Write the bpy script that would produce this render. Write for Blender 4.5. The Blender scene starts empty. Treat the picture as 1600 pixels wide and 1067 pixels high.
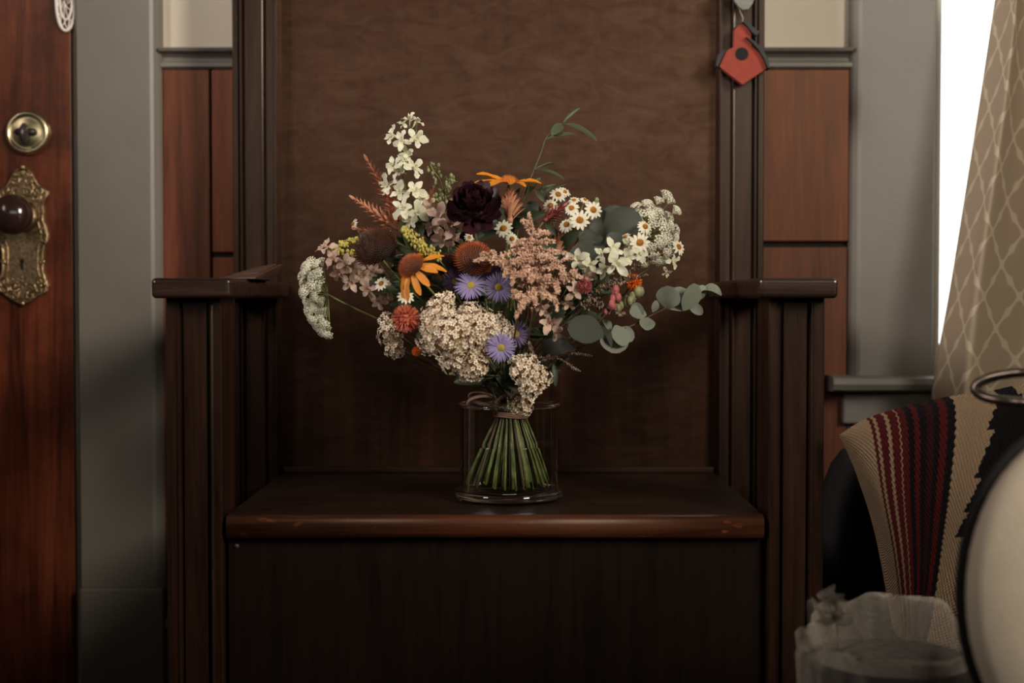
import bpy, math, random
from math import sin, cos, pi, sqrt, atan, radians
from mathutils import Vector, Matrix, Quaternion, noise
random.seed(7)
S = bpy.context.scene
COL = S.collection
F = 2222.0
TH = atan(65.5 / F)
CAMZ = 0.70

# ------------------------------------------------------------------ camera, world, lights, exposure
cam_d = bpy.data.cameras.new('camera'); cam = bpy.data.objects.new('camera', cam_d); COL.objects.link(cam)
cam_d.sensor_width = 36; cam_d.lens = 36 * F / 1600
cam.location = (0, 0, CAMZ); cam.rotation_euler = (pi / 2 - TH, 0, 0)
cam_d.clip_start = 0.02
cam_d.dof.use_dof = True; cam_d.dof.focus_distance = 1.69; cam_d.dof.aperture_fstop = 3.2
S.camera = cam
S.view_settings.view_transform = 'Standard'; S.view_settings.look = 'None'
S.view_settings.gamma = 1; S.view_settings.use_curve_mapping = False
S.view_settings.exposure = 0.0

W = bpy.data.worlds.new('world'); S.world = W; W.use_nodes = True
W.node_tree.nodes['Background'].inputs[0].default_value = (1.0, 0.99, 0.95, 1)
W.node_tree.nodes['Background'].inputs[1].default_value = 2.6

def area(name, loc, target, sx, sy, power, col, spread=180):
    d = bpy.data.lights.new(name, 'AREA'); d.shape = 'RECTANGLE'; d.size = sx; d.size_y = sy
    d.energy = power; d.color = col; d.spread = radians(spread)
    o = bpy.data.objects.new(name, d); COL.objects.link(o); o.location = loc
    o.rotation_euler = (Vector(target) - Vector(loc)).to_track_quat('-Z', 'Y').to_euler()
    return o
# daylight from the room's other windows: one high on the left wall, one on the right wall
area('window_light_front', (0.15, -2.45, 1.45), (0.15, 2.0, 1.45), 2.3, 0.86, 17, (1.0, 0.93, 0.84))
area('window_light_left', (-1.65, 0.75, 1.75), (0.0, 1.85, 1.26), 0.8, 0.8, 9.5, (1.0, 0.92, 0.88), 54)
area('window_light_right', (1.85, -0.1, 1.80), (0.0, 1.75, 1.10), 1.1, 0.9, 17, (1.0, 0.92, 0.80), 58)

# ------------------------------------------------------------------ helpers
def s2l(c):
    c = c / 255.0
    return c / 12.92 if c <= 0.04045 else ((c + 0.055) / 1.055) ** 2.4
def rgb(r, g, b): return (s2l(r), s2l(g), s2l(b), 1)
def P(u, v, Y):
    a = (u - 800) / F; b = (533.5 - v) / F
    y = cos(TH) + b * sin(TH); z = -sin(TH) + b * cos(TH)
    k = Y / y
    return Vector((a * k, Y, CAMZ + z * k))
def R(px, Y=1.70): return px * Y / F

class MB:
    def __init__(s): s.v = []; s.f = []; s.uv = None
    def add(s, vs, fs, M=None):
        n = len(s.v)
        s.v.extend([M @ Vector(p) for p in vs] if M is not None else [Vector(p) for p in vs])
        s.f.extend([tuple(i + n for i in q) for q in fs]); return s
    def box(s, x0, x1, y0, y1, z0, z1, M=None):
        v = [(x0,y0,z0),(x1,y0,z0),(x1,y1,z0),(x0,y1,z0),(x0,y0,z1),(x1,y0,z1),(x1,y1,z1),(x0,y1,z1)]
        return s.add(v, [(0,3,2,1),(4,5,6,7),(0,1,5,4),(1,2,6,5),(2,3,7,6),(3,0,4,7)], M)
    def tube(s, pts, r, n=6, caps=True, flat=1.0):
        pts = [Vector(p) for p in pts]; m = len(pts)
        rs = r if isinstance(r, (list, tuple)) else [r] * m
        t0 = (pts[1] - pts[0]).normalized()
        up = Vector((0, 0, 1)) if abs(t0.z) < 0.9 else Vector((1, 0, 0))
        nrm = t0.cross(up).normalized(); vs = []
        for i in range(m):
            t = (pts[min(i + 1, m - 1)] - pts[max(i - 1, 0)])
            t = t.normalized() if t.length > 1e-9 else t0
            nrm = (nrm - t * nrm.dot(t))
            nrm = nrm.normalized() if nrm.length > 1e-6 else t.orthogonal().normalized()
            b = t.cross(nrm)
            for k in range(n):
                a = 2 * pi * k / n
                vs.append(pts[i] + (nrm * cos(a) + b * sin(a) * flat) * rs[i])
        fs = [(i*n+k, i*n+(k+1)%n, (i+1)*n+(k+1)%n, (i+1)*n+k) for i in range(m-1) for k in range(n)]
        if caps:
            fs.append(tuple(range(n-1, -1, -1))); fs.append(tuple((m-1)*n+k for k in range(n)))
        return s.add(vs, fs)
    def lathe(s, prof, n=32, M=None, close=False):
        vs = [(r*cos(2*pi*k/n), r*sin(2*pi*k/n), z) for r, z in prof for k in range(n)]
        m = len(prof)
        fs = [(i*n+k, i*n+(k+1)%n, ((i+1)%m)*n+(k+1)%n, ((i+1)%m)*n+k) for i in range(m if close else m-1) for k in range(n)]
        return s.add(vs, fs, M)
    def ext(s, prof, z0, z1):
        """close an (x,y) outline and extrude it upright"""
        n = len(prof)
        v = [(x, y, z0) for x, y in prof] + [(x, y, z1) for x, y in prof]
        f = [(i, (i+1) % n, n+(i+1) % n, n+i) for i in range(n)] + [tuple(range(n-1, -1, -1)), tuple(range(n, 2*n))]
        return s.add(v, f)
    def prism(s, pts, y0, y1, M=None):
        """(x,z) outline given depth along y"""
        n = len(pts)
        v = [(x, y0, z) for x, z in pts] + [(x, y1, z) for x, z in pts]
        f = [(i, (i+1) % n, n+(i+1) % n, n+i) for i in range(n)] + [tuple(range(n-1, -1, -1)), tuple(range(n, 2*n))]
        return s.add(v, f, M)
    def octa(s, c, r, M=None, h=1.0):
        c = Vector(c)
        v = [c+Vector((r,0,0)), c+Vector((0,r,0)), c-Vector((r,0,0)), c-Vector((0,r,0)), c+Vector((0,0,r*h)), c-Vector((0,0,r*h))]
        return s.add(v, [(0,1,4),(1,2,4),(2,3,4),(3,0,4),(1,0,5),(2,1,5),(3,2,5),(0,3,5)], M)
    def ball(s, c, r, M=None, nu=10, nv=6, sz=1.0):
        pr = [(r*sin(pi*i/nv) + 1e-6, -r*sz*cos(pi*i/nv)) for i in range(nv+1)]
        T = Matrix.Translation(Vector(c))
        return s.lathe(pr, nu, (M @ T) if M is not None else T)
    def petal(s, L, Wd, a0=0.0, a1=0.0, cup=0.15, tip=0.5, rows=5, M=None, base=0.25, wav=0.0, notch=0.0):
        """root at origin, runs out along +X, normal +Z; a0..a1 elevation along its length"""
        x = z = 0.0; vs = []
        for i in range(rows + 1):
            t = i / rows
            if i:
                a = a0 + (a1 - a0) * t; x += cos(a) * L / rows; z += sin(a) * L / rows
            w = Wd * 0.5 * max(0.06, (base + (1 - base) * sin(pi * min(1, t / (2 * tip)) if t < tip else pi/2)) if t < tip else sqrt(max(0, 1 - ((t - tip) / (1.02 - tip)) ** 2)))
            dz = cup * w * 2
            jz = wav * w * sin(t * 9.0)
            xe = x + (notch * L if i == rows else 0)
            vs += [(xe, -w, z + dz + jz), (x, 0, z), (xe, w, z + dz - jz)]
        fs = []
        for i in range(rows):
            a = 3 * i
            fs += [(a, a+3, a+4, a+1), (a+1, a+4, a+5, a+2)]
        return s.add(vs, fs, M)
    def mesh(s, name, mat, smooth=True):
        me = bpy.data.meshes.new(name); me.from_pydata([tuple(p) for p in s.v], [], s.f)
        if smooth: me.polygons.foreach_set('use_smooth', [True] * len(me.polygons))
        if s.uv:
            l = me.uv_layers.new(name='UVMap')
            for lp in me.loops: l.data[lp.index].uv = s.uv[lp.vertex_index]
        if mat: me.materials.append(mat)
        me.update(); return me

WM = {}
def put(name, me, parent=None, M=None, kind=None, label=None):
    o = bpy.data.objects.new(name, me); COL.objects.link(o)
    M = M if M is not None else Matrix.Identity(4)
    WM[o.name] = M.copy()
    if parent is not None:
        o.parent = parent; o.matrix_local = WM[parent.name].inverted() @ M
    else: o.matrix_local = M
    if kind: o['kind'] = kind
    if label: o['label'] = label
    return o
def empty(name, loc, label, cat, group=None):
    o = put(name, None, None, Matrix.Translation(Vector(loc)))
    o.empty_display_size = 0.02
    o['label'] = label; o['category'] = cat
    if group: o['group'] = group
    return o
def tag(o, label, cat, group=None):
    o['label'] = label; o['category'] = cat
    if group: o['group'] = group
    return o
def build(mb, name, mat, parent=None, smooth=False, bevel=0, kind=None, label=None, M=None, seg=2):
    o = put(name, mb.mesh(name, mat, smooth), parent, M, kind, label)
    if bevel:
        b = o.modifiers.new('edge', 'BEVEL'); b.width = bevel; b.segments = seg; b.limit_method = 'ANGLE'; b.angle_limit = radians(35)
    return o
def fr(pos, z, roll=0.0):
    z = Vector(z).normalized()
    up = Vector((0, 0, 1)) if abs(z.z) < 0.95 else Vector((0, 1, 0))
    x = up.cross(z).normalized(); y = z.cross(x)
    m = Matrix((x, y, z)).transposed().to_4x4()
    return Matrix.Translation(Vector(pos)) @ m @ Matrix.Rotation(roll, 4, 'Z')
def RZ(a): return Matrix.Rotation(a, 4, 'Z')
def RY(a): return Matrix.Rotation(a, 4, 'Y')
def RX(a): return Matrix.Rotation(a, 4, 'X')
def SC(k): return Matrix.Scale(k, 4)
def rnd(a, b): return random.uniform(a, b)

# ------------------------------------------------------------------ materials
def mat(name, col, rough=0.6, spec=0.5, metal=0.0, var=0.0, vscale=60, bump=0.0, bscale=200, trans=0.0, col2=None, sheen=0.0, coat=0.0):
    m = bpy.data.materials.new(name); m.use_nodes = True; nt = m.node_tree; N = nt.nodes; L = nt.links
    b = N['Principled BSDF']; b.inputs['Base Color'].default_value = col; b.inputs['Roughness'].default_value = rough
    b.inputs['Specular IOR Level'].default_value = spec; b.inputs['Metallic'].default_value = metal
    b.inputs['Coat Weight'].default_value = coat
    b.inputs['Coat Roughness'].default_value = 0.2
    tc = N.new('ShaderNodeTexCoord')
    if var or col2:
        n = N.new('ShaderNodeTexNoise'); n.inputs['Scale'].default_value = vscale; n.inputs['Detail'].default_value = 3
        L.new(tc.outputs['Object'], n.inputs['Vector'])
        r = N.new('ShaderNodeValToRGB')
        c2 = col2 or (col[0]*(1-var), col[1]*(1-var), col[2]*(1-var), 1)
        r.color_ramp.elements[0].position = 0.36; r.color_ramp.elements[1].position = 0.64
        r.color_ramp.elements[0].color = c2; r.color_ramp.elements[1].color = col
        L.new(n.outputs['Fac'], r.inputs['Fac']); L.new(r.outputs['Color'], b.inputs['Base Color'])
    if bump:
        n2 = N.new('ShaderNodeTexNoise'); n2.inputs['Scale'].default_value = bscale; n2.inputs['Detail'].default_value = 4
        L.new(tc.outputs['Object'], n2.inputs['Vector'])
        bp = N.new('ShaderNodeBump'); bp.inputs['Strength'].default_value = bump; bp.inputs['Distance'].default_value = 0.002
        L.new(n2.outputs['Fac'], bp.inputs['Height']); L.new(bp.outputs['Normal'], b.inputs['Normal'])
    if trans:
        out = N['Material Output']; t = N.new('ShaderNodeBsdfTranslucent'); mx = N.new('ShaderNodeMixShader')
        mx.inputs[0].default_value = trans
        if var or col2: L.new(r.outputs['Color'], t.inputs['Color'])
        else: t.inputs['Color'].default_value = col
        L.new(b.outputs[0], mx.inputs[1]); L.new(t.outputs[0], mx.inputs[2]); L.new(mx.outputs[0], out.inputs[0])
    return m

def wood(name, dark, light, axis='Z', rough=0.4, tint=(1.0, 0.74, 0.54, 1), gs=1.0, fig=0.0, wear=None, wamt=0.60, coat=0.0, stain=None, spec=0.5, specvar=0.0):
    m = bpy.data.materials.new(name); m.use_nodes = True; nt = m.node_tree; N = nt.nodes; L = nt.links
    b = N['Principled BSDF']; tc = N.new('ShaderNodeTexCoord')
    b.inputs['Specular IOR Level'].default_value = spec
    b.inputs['Specular Tint'].default_value = tint
    mp = N.new('ShaderNodeMapping'); sc = [26*gs]*3; sc['XYZ'.index(axis)] = 1.6*gs
    mp.inputs['Scale'].default_value = sc
    L.new(tc.outputs['Object'], mp.inputs['Vector'])
    n = N.new('ShaderNodeTexNoise'); n.inputs['Scale'].default_value = 2.2; n.inputs['Detail'].default_value = 8; n.inputs['Roughness'].default_value = 0.65
    n.inputs['Distortion'].default_value = 0.6
    L.new(mp.outputs[0], n.inputs['Vector'])
    mp2 = N.new('ShaderNodeMapping'); sc2 = [260*gs]*3; sc2['XYZ'.index(axis)] = 9*gs
    mp2.inputs['Scale'].default_value = sc2
    L.new(tc.outputs['Object'], mp2.inputs['Vector'])
    n2 = N.new('ShaderNodeTexNoise'); n2.inputs['Scale'].default_value = 2; n2.inputs['Detail'].default_value = 3
    L.new(mp2.outputs[0], n2.inputs['Vector'])
    ad = N.new('ShaderNodeMath'); ad.operation = 'MULTIPLY_ADD'; ad.inputs[1].default_value = 0.45
    L.new(n2.outputs['Fac'], ad.inputs[0]); L.new(n.outputs['Fac'], ad.inputs[2])
    src = ad.outputs[0]
    if fig:
        mf = N.new('ShaderNodeMapping'); mf.inputs['Scale'].default_value = (9, 9, 42); mf.inputs['Rotation'].default_value = (0, 0.25, 0)
        L.new(tc.outputs['Object'], mf.inputs['Vector'])
        nf = N.new('ShaderNodeTexNoise'); nf.inputs['Scale'].default_value = 1.6; nf.inputs['Detail'].default_value = 5; nf.inputs['Distortion'].default_value = 1.6
        L.new(mf.outputs[0], nf.inputs['Vector'])
        a2 = N.new('ShaderNodeMath'); a2.operation = 'MULTIPLY_ADD'; a2.inputs[1].default_value = fig
        L.new(nf.outputs['Fac'], a2.inputs[0]); L.new(src, a2.inputs[2])
        sb = N.new('ShaderNodeMath'); sb.operation = 'SUBTRACT'; sb.inputs[1].default_value = fig * 0.5
        L.new(a2.outputs[0], sb.inputs[0]); src = sb.outputs[0]
    r = N.new('ShaderNodeValToRGB'); r.color_ramp.elements[0].position = 0.50; r.color_ramp.elements[1].position = 0.95
    r.color_ramp.elements[0].color = dark; r.color_ramp.elements[1].color = light
    L.new(src, r.inputs['Fac']); colsock = r.outputs['Color']
    def blot(colour, scale, lo, hi, cs, stretch=None):
        nonlocal colsock
        w = N.new('ShaderNodeTexNoise'); w.inputs['Scale'].default_value = scale; w.inputs['Detail'].default_value = 7; w.inputs['Roughness'].default_value = 0.7
        mm = N.new('ShaderNodeMapping'); mm.inputs['Scale'].default_value = stretch or (1, 1, 1)
        L.new(tc.outputs['Object'], mm.inputs['Vector']); L.new(mm.outputs[0], w.inputs['Vector'])
        wr = N.new('ShaderNodeMapRange'); wr.inputs['From Min'].default_value = lo; wr.inputs['From Max'].default_value = hi
        L.new(w.outputs['Fac'], wr.inputs['Value'])
        ml = N.new('ShaderNodeMath'); ml.operation = 'MULTIPLY'; ml.inputs[1].default_value = cs; L.new(wr.outputs[0], ml.inputs[0])
        mx = N.new('ShaderNodeMix'); mx.data_type = 'RGBA'
        L.new(ml.outputs[0], mx.inputs[0]); L.new(colsock, mx.inputs[6]); mx.inputs[7].default_value = colour
        colsock = mx.outputs[2]
    if stain: blot(stain, 7, 0.45, 0.7, 0.8)
    if wear:
        st = [1.0]*3; st['XYZ'.index(axis)] = 0.35
        blot(wear, 55, wamt, wamt + 0.12, 0.75, st)
    L.new(colsock, b.inputs['Base Color'])
    if specvar:
        q = N.new('ShaderNodeMapping'); q.inputs['Scale'].default_value = (14, 14, 30); q.inputs['Rotation'].default_value = (0, 0.5, 0)
        L.new(tc.outputs['Object'], q.inputs['Vector'])
        w_ = N.new('ShaderNodeTexNoise'); w_.inputs['Scale'].default_value = 1.5; w_.inputs['Detail'].default_value = 7; w_.inputs['Roughness'].default_value = 0.62; w_.inputs['Distortion'].default_value = 1.2
        L.new(q.outputs[0], w_.inputs['Vector']); g_ = N.new('ShaderNodeMapRange'); g_.inputs['From Min'].default_value = 0.3; g_.inputs['From Max'].default_value = 0.7
        g_.inputs['To Min'].default_value = spec*(1-specvar); g_.inputs['To Max'].default_value = spec*(1+specvar*0.6); L.new(w_.outputs['Fac'], g_.inputs['Value']); L.new(g_.outputs[0], b.inputs['Specular IOR Level'])
    rr = N.new('ShaderNodeMapRange'); rr.inputs['To Min'].default_value = rough - 0.08; rr.inputs['To Max'].default_value = rough + 0.14
    L.new(n.outputs['Fac'], rr.inputs['Value']); L.new(rr.outputs[0], b.inputs['Roughness'])
    b.inputs['Coat Weight'].default_value = coat; b.inputs['Coat Roughness'].default_value = 0.22
    bp = N.new('ShaderNodeBump'); bp.inputs['Strength'].default_value = 0.25; bp.inputs['Distance'].default_value = 0.0006
    L.new(ad.outputs[0], bp.inputs['Height']); L.new(bp.outputs[0], b.inputs['Normal'])
    return m

M_bench = wood('bench_oak', rgb(19, 11, 8), rgb(48, 28, 19), 'Z', 0.27, wear=rgb(112, 60, 33), wamt=0.68, tint=(1, .8, .64, 1))
M_bpanel = wood('bench_panel', rgb(13, 7, 5), rgb(38, 18, 10), 'Z', 0.30, gs=0.5, fig=0.65, spec=0.78, specvar=0.36, tint=(1, .57, .36, 1))
M_seat = wood('bench_seat', rgb(17, 10, 7), rgb(42, 24, 16), 'X', 0.42, spec=0.35, wear=rgb(70, 40, 24), wamt=0.66)
M_edge = wood('bench_edge_worn', rgb(34, 17, 10), rgb(84, 43, 23), 'X', 0.42, wear=rgb(168, 92, 46), wamt=0.60)
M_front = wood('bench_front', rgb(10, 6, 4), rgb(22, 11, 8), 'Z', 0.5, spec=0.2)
M_arm = wood('bench_arm', rgb(24, 16, 12), rgb(54, 37, 28), 'X', 0.24, wear=rgb(104, 62, 40), wamt=0.66, tint=(1, .9, .82, 1))
M_wain = wood('wainscot_redwood', rgb(64, 29, 18), rgb(116, 62, 42), 'Z', 0.45, gs=0.7)
M_wain2 = wood('wainscot_redwood_orange', rgb(72, 31, 16), rgb(126, 66, 38), 'Z', 0.45, gs=0.7)
M_door = wood('door_mahogany', rgb(54, 21, 15), rgb(124, 62, 38), 'Z', 0.3, gs=0.6, stain=rgb(38, 15, 15), coat=0.5, wear=rgb(165, 90, 60), wamt=0.68)
M_floor = wood('floor_oak', rgb(30, 19, 13), rgb(56, 38, 26), 'Y', 0.4)
M_grey = mat('grey_paint', rgb(114, 107, 97), 0.45, var=0.10, vscale=9, bump=0.15, bscale=90)
M_plaster = mat('cream_plaster', rgb(208, 195, 174), 0.8, bump=0.2, bscale=60)
M_roomwall = mat('room_plaster', rgb(120, 108, 92), 0.9)
M_white = mat('window_white', rgb(235, 236, 232), 0.5)
M_brass = mat('aged_brass', rgb(184, 160, 124), 0.42, metal=1, col2=rgb(128, 104, 74), vscale=260, bump=0.25, bscale=500)
M_brassp = mat('polished_brass', rgb(222, 204, 160), 0.32, metal=1, var=0.15, vscale=40)
M_darkmetal = mat('dark_metal', rgb(64, 57, 56), 0.4, metal=0.3)
M_knob = mat('brown_ceramic_knob', rgb(52, 33, 28), 0.16, spec=0.7, var=0.3, vscale=20)
M_black = mat('black_recess', rgb(12, 10, 9), 0.9)
M_blackpaint = mat('black_paint', rgb(26, 26, 24), 0.6)
M_coral = mat('coral_red_paint', rgb(140, 54, 38), 0.85, var=0.12, vscale=80, bump=0.2, bscale=300)
M_greypaint = mat('grey_green_paint', rgb(112, 112, 100), 0.6, var=0.2)
M_cord = mat('cord', rgb(150, 136, 116), 0.9)
M_lace = mat('white_lace', rgb(236, 226, 218), 0.9)

# ------------------------------------------------------------------ setting
YW = 2.10
def px(u, Y): return (u - 800) / F * Y
def pz(v, Y): return P(800, v, Y).z
def struct(mb, name, m, parent=None, **k):
    o = build(mb, name, m, parent, **k)
    if parent is None: o['kind'] = 'structure'
    return o
xw0, xw1 = px(1462, YW), px(1830, YW)       # window opening
zsill = pz(592, YW)
b = MB(); b.box(-1.7, xw0, YW, YW+0.14, 0, 2.5); b.box(xw1, 1.9, YW, YW+0.14, 0, 2.5); b.box(xw0, xw1, YW, YW+0.14, 0, zsill); b.box(xw0, xw1, YW, YW+0.14, 1.95, 2.5)
wall_back = struct(b, 'wall_back', M_plaster)
struct(MB().box(-1.84, 2.04, -2.64, 2.3, -0.06, 0.0), 'floor', M_floor)
struct(MB().box(-1.84, 2.04, -2.64, 2.3, 2.5, 2.56), 'ceiling', M_roomwall)
struct(MB().box(-1.84, -1.7, -2.5, 2.24, 0, 2.5), 'wall_left', M_roomwall)
struct(MB().box(1.9, 2.04, -2.5, 2.24, 0, 2.5), 'wall_right', M_roomwall)
struct(MB().box(-1.84, 2.04, -2.64, -2.5, 0, 2.5), 'wall_front', M_roomwall)

# unseen low wall added behind the camera to keep light off the lower bench
struct(MB().box(-1.7, 1.9, -0.52, -0.40, 0, 1.01), 'wall_light_blocker', M_front, bevel=0.004)

# wainscot boards on the wall (each a part of the wall)
zr0 = pz(106, 2.09)
build(MB().box(px(252, 2.09), px(1328, 2.09), YW-0.003, YW+0.001, 0.02, zr0), 'wainscot_backing', M_black, wall_back)
def board(u0, u1, v0, v1, m, y=0.010):
    g = 0.0016
    o = build(MB().box(px(u0, 2.09)+g, px(u1, 2.09)-g, YW-y, YW+0.002, max(0.02, pz(v1, 2.09))+g, pz(v0, 2.09)-g), 'wainscot_board', m, wall_back, bevel=0.0018)
    return o
board(252, 331, 106, 1240, M_wain)
board(331, 420, 106, 396, M_wain2); board(331, 420, 400, 1240, M_wain2, 0.008)
board(1120, 1327, 106, 379, M_wain2); board(1120, 1327, 384, 1240, M_wain, 0.008)
build(MB().box(px(420, 2.1), px(1120, 2.1), YW-0.006, YW+0.001, 0.02, zr0), 'wainscot_board', M_wain, wall_back)
board(1330, 1800, 662, 1240, M_wain, 0.008)

# chair rail, extruded profile (depth, height)
def rail(u0, u1, name):
    x0, x1 = px(u0, 2.08), px(u1, 2.08)
    h = lambda v: pz(v, 2.08)
    pr = [(0, h(106)), (-0.012, h(106)), (-0.016, h(103)), (-0.016, h(97)), (-0.010, h(94)), (-0.008, h(88)), (-0.013, h(83)), (-0.024, h(80)), (-0.026, h(76)), (-0.022, h(74)), (0, h(74))]
    n = len(pr); vs = [(x0, YW+y, z) for y, z in pr] + [(x1, YW+y, z) for y, z in pr]
    fs = [(i, n+i, n+(i+1) % n, (i+1) % n) for i in range(n)] + [tuple(range(n)), tuple(range(2*n-1, n-1, -1))]
    return struct(MB().add(vs, fs), name, M_grey, smooth=False)
rail(252, 420, 'trim_1'); rail(1120, 1330, 'trim_2')

# door casing with plinth block, window casing
def casing(u0, u1, v1, name):
    x0, x1 = px(u0, 2.075), px(u1, 2.075)
    yf = YW - 0.026
    pr = [(x0, YW), (x0, yf+0.004), (x0+0.004, yf), (x1-0.014, yf), (x1-0.009, yf+0.0025), (x1-0.003, yf+0.009), (x1, yf+0.014), (x1, YW)]
    return struct(MB().ext(pr, pz(v1, 2.07), 2.2), name, M_grey)
casing(120, 252, 918, 'trim_3')
b = MB().box(px(118, 2.06), px(251, 2.06), YW-0.036, YW, 0, pz(919, 2.065)); struct(b, 'trim_4', M_grey, bevel=0.004)
# window casing (mirror: soft edge on its left)
x0, x1 = px(1329, 2.075), px(1460, 2.075); yf = YW-0.026
struct(MB().ext([(x0, YW), (x0, yf+0.014), (x0+0.003, yf+0.009), (x0+0.009, yf+0.0025), (x0+0.014, yf), (x1-0.004, yf), (x1, yf+0.004), (x1, YW)], pz(590, 2.07), 2.2), 'trim_5', M_grey)
# window stool (sill board) and apron
b = MB()
zt = pz(588, 2.05); zb = pz(612, 2.05)
pr = [(YW, zt), (YW-0.050, zt), (YW-0.058, zt-0.003), (YW-0.062, (zt+zb)/2), (YW-0.058, zb+0.003), (YW-0.050, zb), (YW, zb)]
xs0, xs1 = px(1301, 2.05), px(1840, 2.05); n = len(pr)
b.add([(xs0, y, z) for y, z in pr] + [(xs1, y, z) for y, z in pr], [(i, (i+1) % n, n+(i+1) % n, n+i) for i in range(n)] + [tuple(range(n-1, -1, -1)), tuple(range(n, 2*n))])
struct(b, 'trim_6', M_grey)
struct(MB().box(px(1318, 2.08), px(1830, 2.08), YW-0.022, YW, pz(662, 2.08), zb), 'trim_7', M_grey, bevel=0.003)
# baseboards
b = MB(); zb0 = pz(955, 2.06)
b.box(px(250, 2.06), 0.4, YW-0.018, YW, 0, zb0-0.03); b.box(px(250, 2.06), 0.4, YW-0.030, YW, zb0-0.03, zb0-0.012); b.box(px(250, 2.06), 0.4, YW-0.020, YW, zb0-0.012, zb0)
struct(b, 'baseboard_back', M_grey, bevel=0.003)

# window: jamb, sash, panes
b = MB(); jx = px(1500, YW)
b.box(xw0, xw0+0.005, YW-0.0, YW+0.13, zsill, 1.95); b.box(xw1-0.012, xw1, YW, YW+0.13, zsill, 1.95); b.box(xw0, xw1, YW, YW+0.13, 1.938, 1.95)
win = struct(b, 'window_1', M_white)
b = MB(); b.box(xw0+0.005, xw0+0.020, YW+0.05, YW+0.085, zsill+0.002, 1.938); b.box(xw1-0.045, xw1-0.012, YW+0.05, YW+0.085, zsill+0.002, 1.938)
b.box(xw0+0.020, xw1-0.045, YW+0.05, YW+0.085, zsill+0.002, zsill+0.05); b.box(xw0+0.020, xw1-0.045, YW+0.05, YW+0.085, 1.9, 1.938); b.box(xw0+0.020, xw1-0.045, YW+0.05, YW+0.085, 1.42, 1.455)
build(b, 'sash', M_white, win, bevel=0.002)
def thin_glass(name, tint, rough=0.0, k=1.0, ior=1.5, bump=0):
    m = bpy.data.materials.new(name); m.use_nodes = True; N = m.node_tree.nodes; L = m.node_tree.links
    N.remove(N['Principled BSDF']); t = N.new('ShaderNodeBsdfTransparent'); t.inputs[0].default_value = tint
    g = N.new('ShaderNodeBsdfGlossy'); g.inputs['Roughness'].default_value = rough
    f = N.new('ShaderNodeFresnel'); f.inputs[0].default_value = ior; mx = N.new('ShaderNodeMixShader')
    mm = N.new('ShaderNodeMath'); mm.operation = 'MULTIPLY'; mm.inputs[1].default_value = k; gb = N.new('ShaderNodeNewGeometry'); iv = N.new('ShaderNodeMath'); iv.operation = 'SUBTRACT'; iv.inputs[0].default_value = 1.0; L.new(gb.outputs['Backfacing'], iv.inputs[1]); m3_ = N.new('ShaderNodeMath'); m3_.operation = 'MULTIPLY'; L.new(f.outputs[0], m3_.inputs[0]); L.new(iv.outputs[0], m3_.inputs[1]); L.new(m3_.outputs[0], mm.inputs[0])
    L.new(mm.outputs[0], mx.inputs[0]); L.new(t.outputs[0], mx.inputs[1]); L.new(g.outputs[0], mx.inputs[2]); L.new(mx.outputs[0], N['Material Output'].inputs[0])
    return m
M_pane = thin_glass('window_glass', (0.96, 0.98, 0.97, 1))
for z0, z1 in ((zsill+0.05, 1.42), (1.455, 1.9)):
    build(MB().box(xw0+0.020, xw1-0.045, YW+0.064, YW+0.068, z0, z1), 'pane', M_pane, win)

# door
dx1 = px(118, 2.095)
door = struct(MB().box(-1.25, dx1-0.001, YW-0.012, YW+0.0, 0.01, 2.12), 'door_1', M_door, bevel=0.002)
YD = YW - 0.012
# deadbolt
c = P(45, 208, YD); Mf = Matrix.Translation(c) @ RX(pi/2)
r0 = R(34.5, YD)
b = MB().lathe([(0.0001, 0.0), (r0, 0), (r0, 0.004), (r0*0.96, 0.008), (r0*0.88, 0.0105), (r0*0.80, 0.010), (r0*0.76, 0.0075), (r0*0.62, 0.009), (r0*0.30, 0.012), (0.0001, 0.0125)], 40, Mf)
db = build(b, 'deadbolt', M_brassp, door, smooth=True)
b = MB(); b.ball((0, -0.0015, 0.014), 0.0088, Mf @ Matrix.Diagonal((0.8, 1.75, 1.4, 1)), 14, 9, 1.2)
b.ball((-0.008, 0.0, 0.014), 0.0078, Mf @ Matrix.Diagonal((1.1, 0.75, 1.0, 1)), 12, 8); b.ball((0.008, 0.0, 0.014), 0.0078, Mf @ Matrix.Diagonal((1.1, 0.75, 1.0, 1)), 12, 8)
build(b, 'thumb_turn', M_darkmetal, db, smooth=True)
# escutcheon plate
hw = [(262,4),(265,10),(270,15),(280,20),(288,25),(294,33),(299,40),(305,40),(312,35),(322,33),(345,33),(352,37),(360,38),(368,41),(378,39),(384,35),(395,33),(425,33),(436,37),(446,41),(456,38),(462,28),(467,20),(472,14),(475,5)]
cxp = 37
def ep(u, v, y=0.0): p = P(u, v, YD); return Vector((p.x, YD - y, p.z))
def outline(k):
    mid = 368
    L_ = [(cxp - w*k, mid + (v-mid)*(1-(1-k)*0.3)) for v, w in hw]; R_ = [(cxp + w*k, mid + (v-mid)*(1-(1-k)*0.3)) for v, w in hw]
    return R_ + L_[::-1]
oo = [(ep(u, v).x, ep(u, v).z) for u, v in outline(1.0)]
esc = build(MB().prism(oo, YD-0.004, YD), 'escutcheon', M_brass, door, bevel=0.001)
b = MB()
for k, r in ((0.93, 0.0024), (0.70, 0.0016)):
    pts = [ep(u, v, 0.0045) for u, v in outline(k)]; pts.append(pts[0]); b.tube(pts, r, 5)
build(b, 'raised_border', M_brass, esc, smooth=True)
b = MB()
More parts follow.
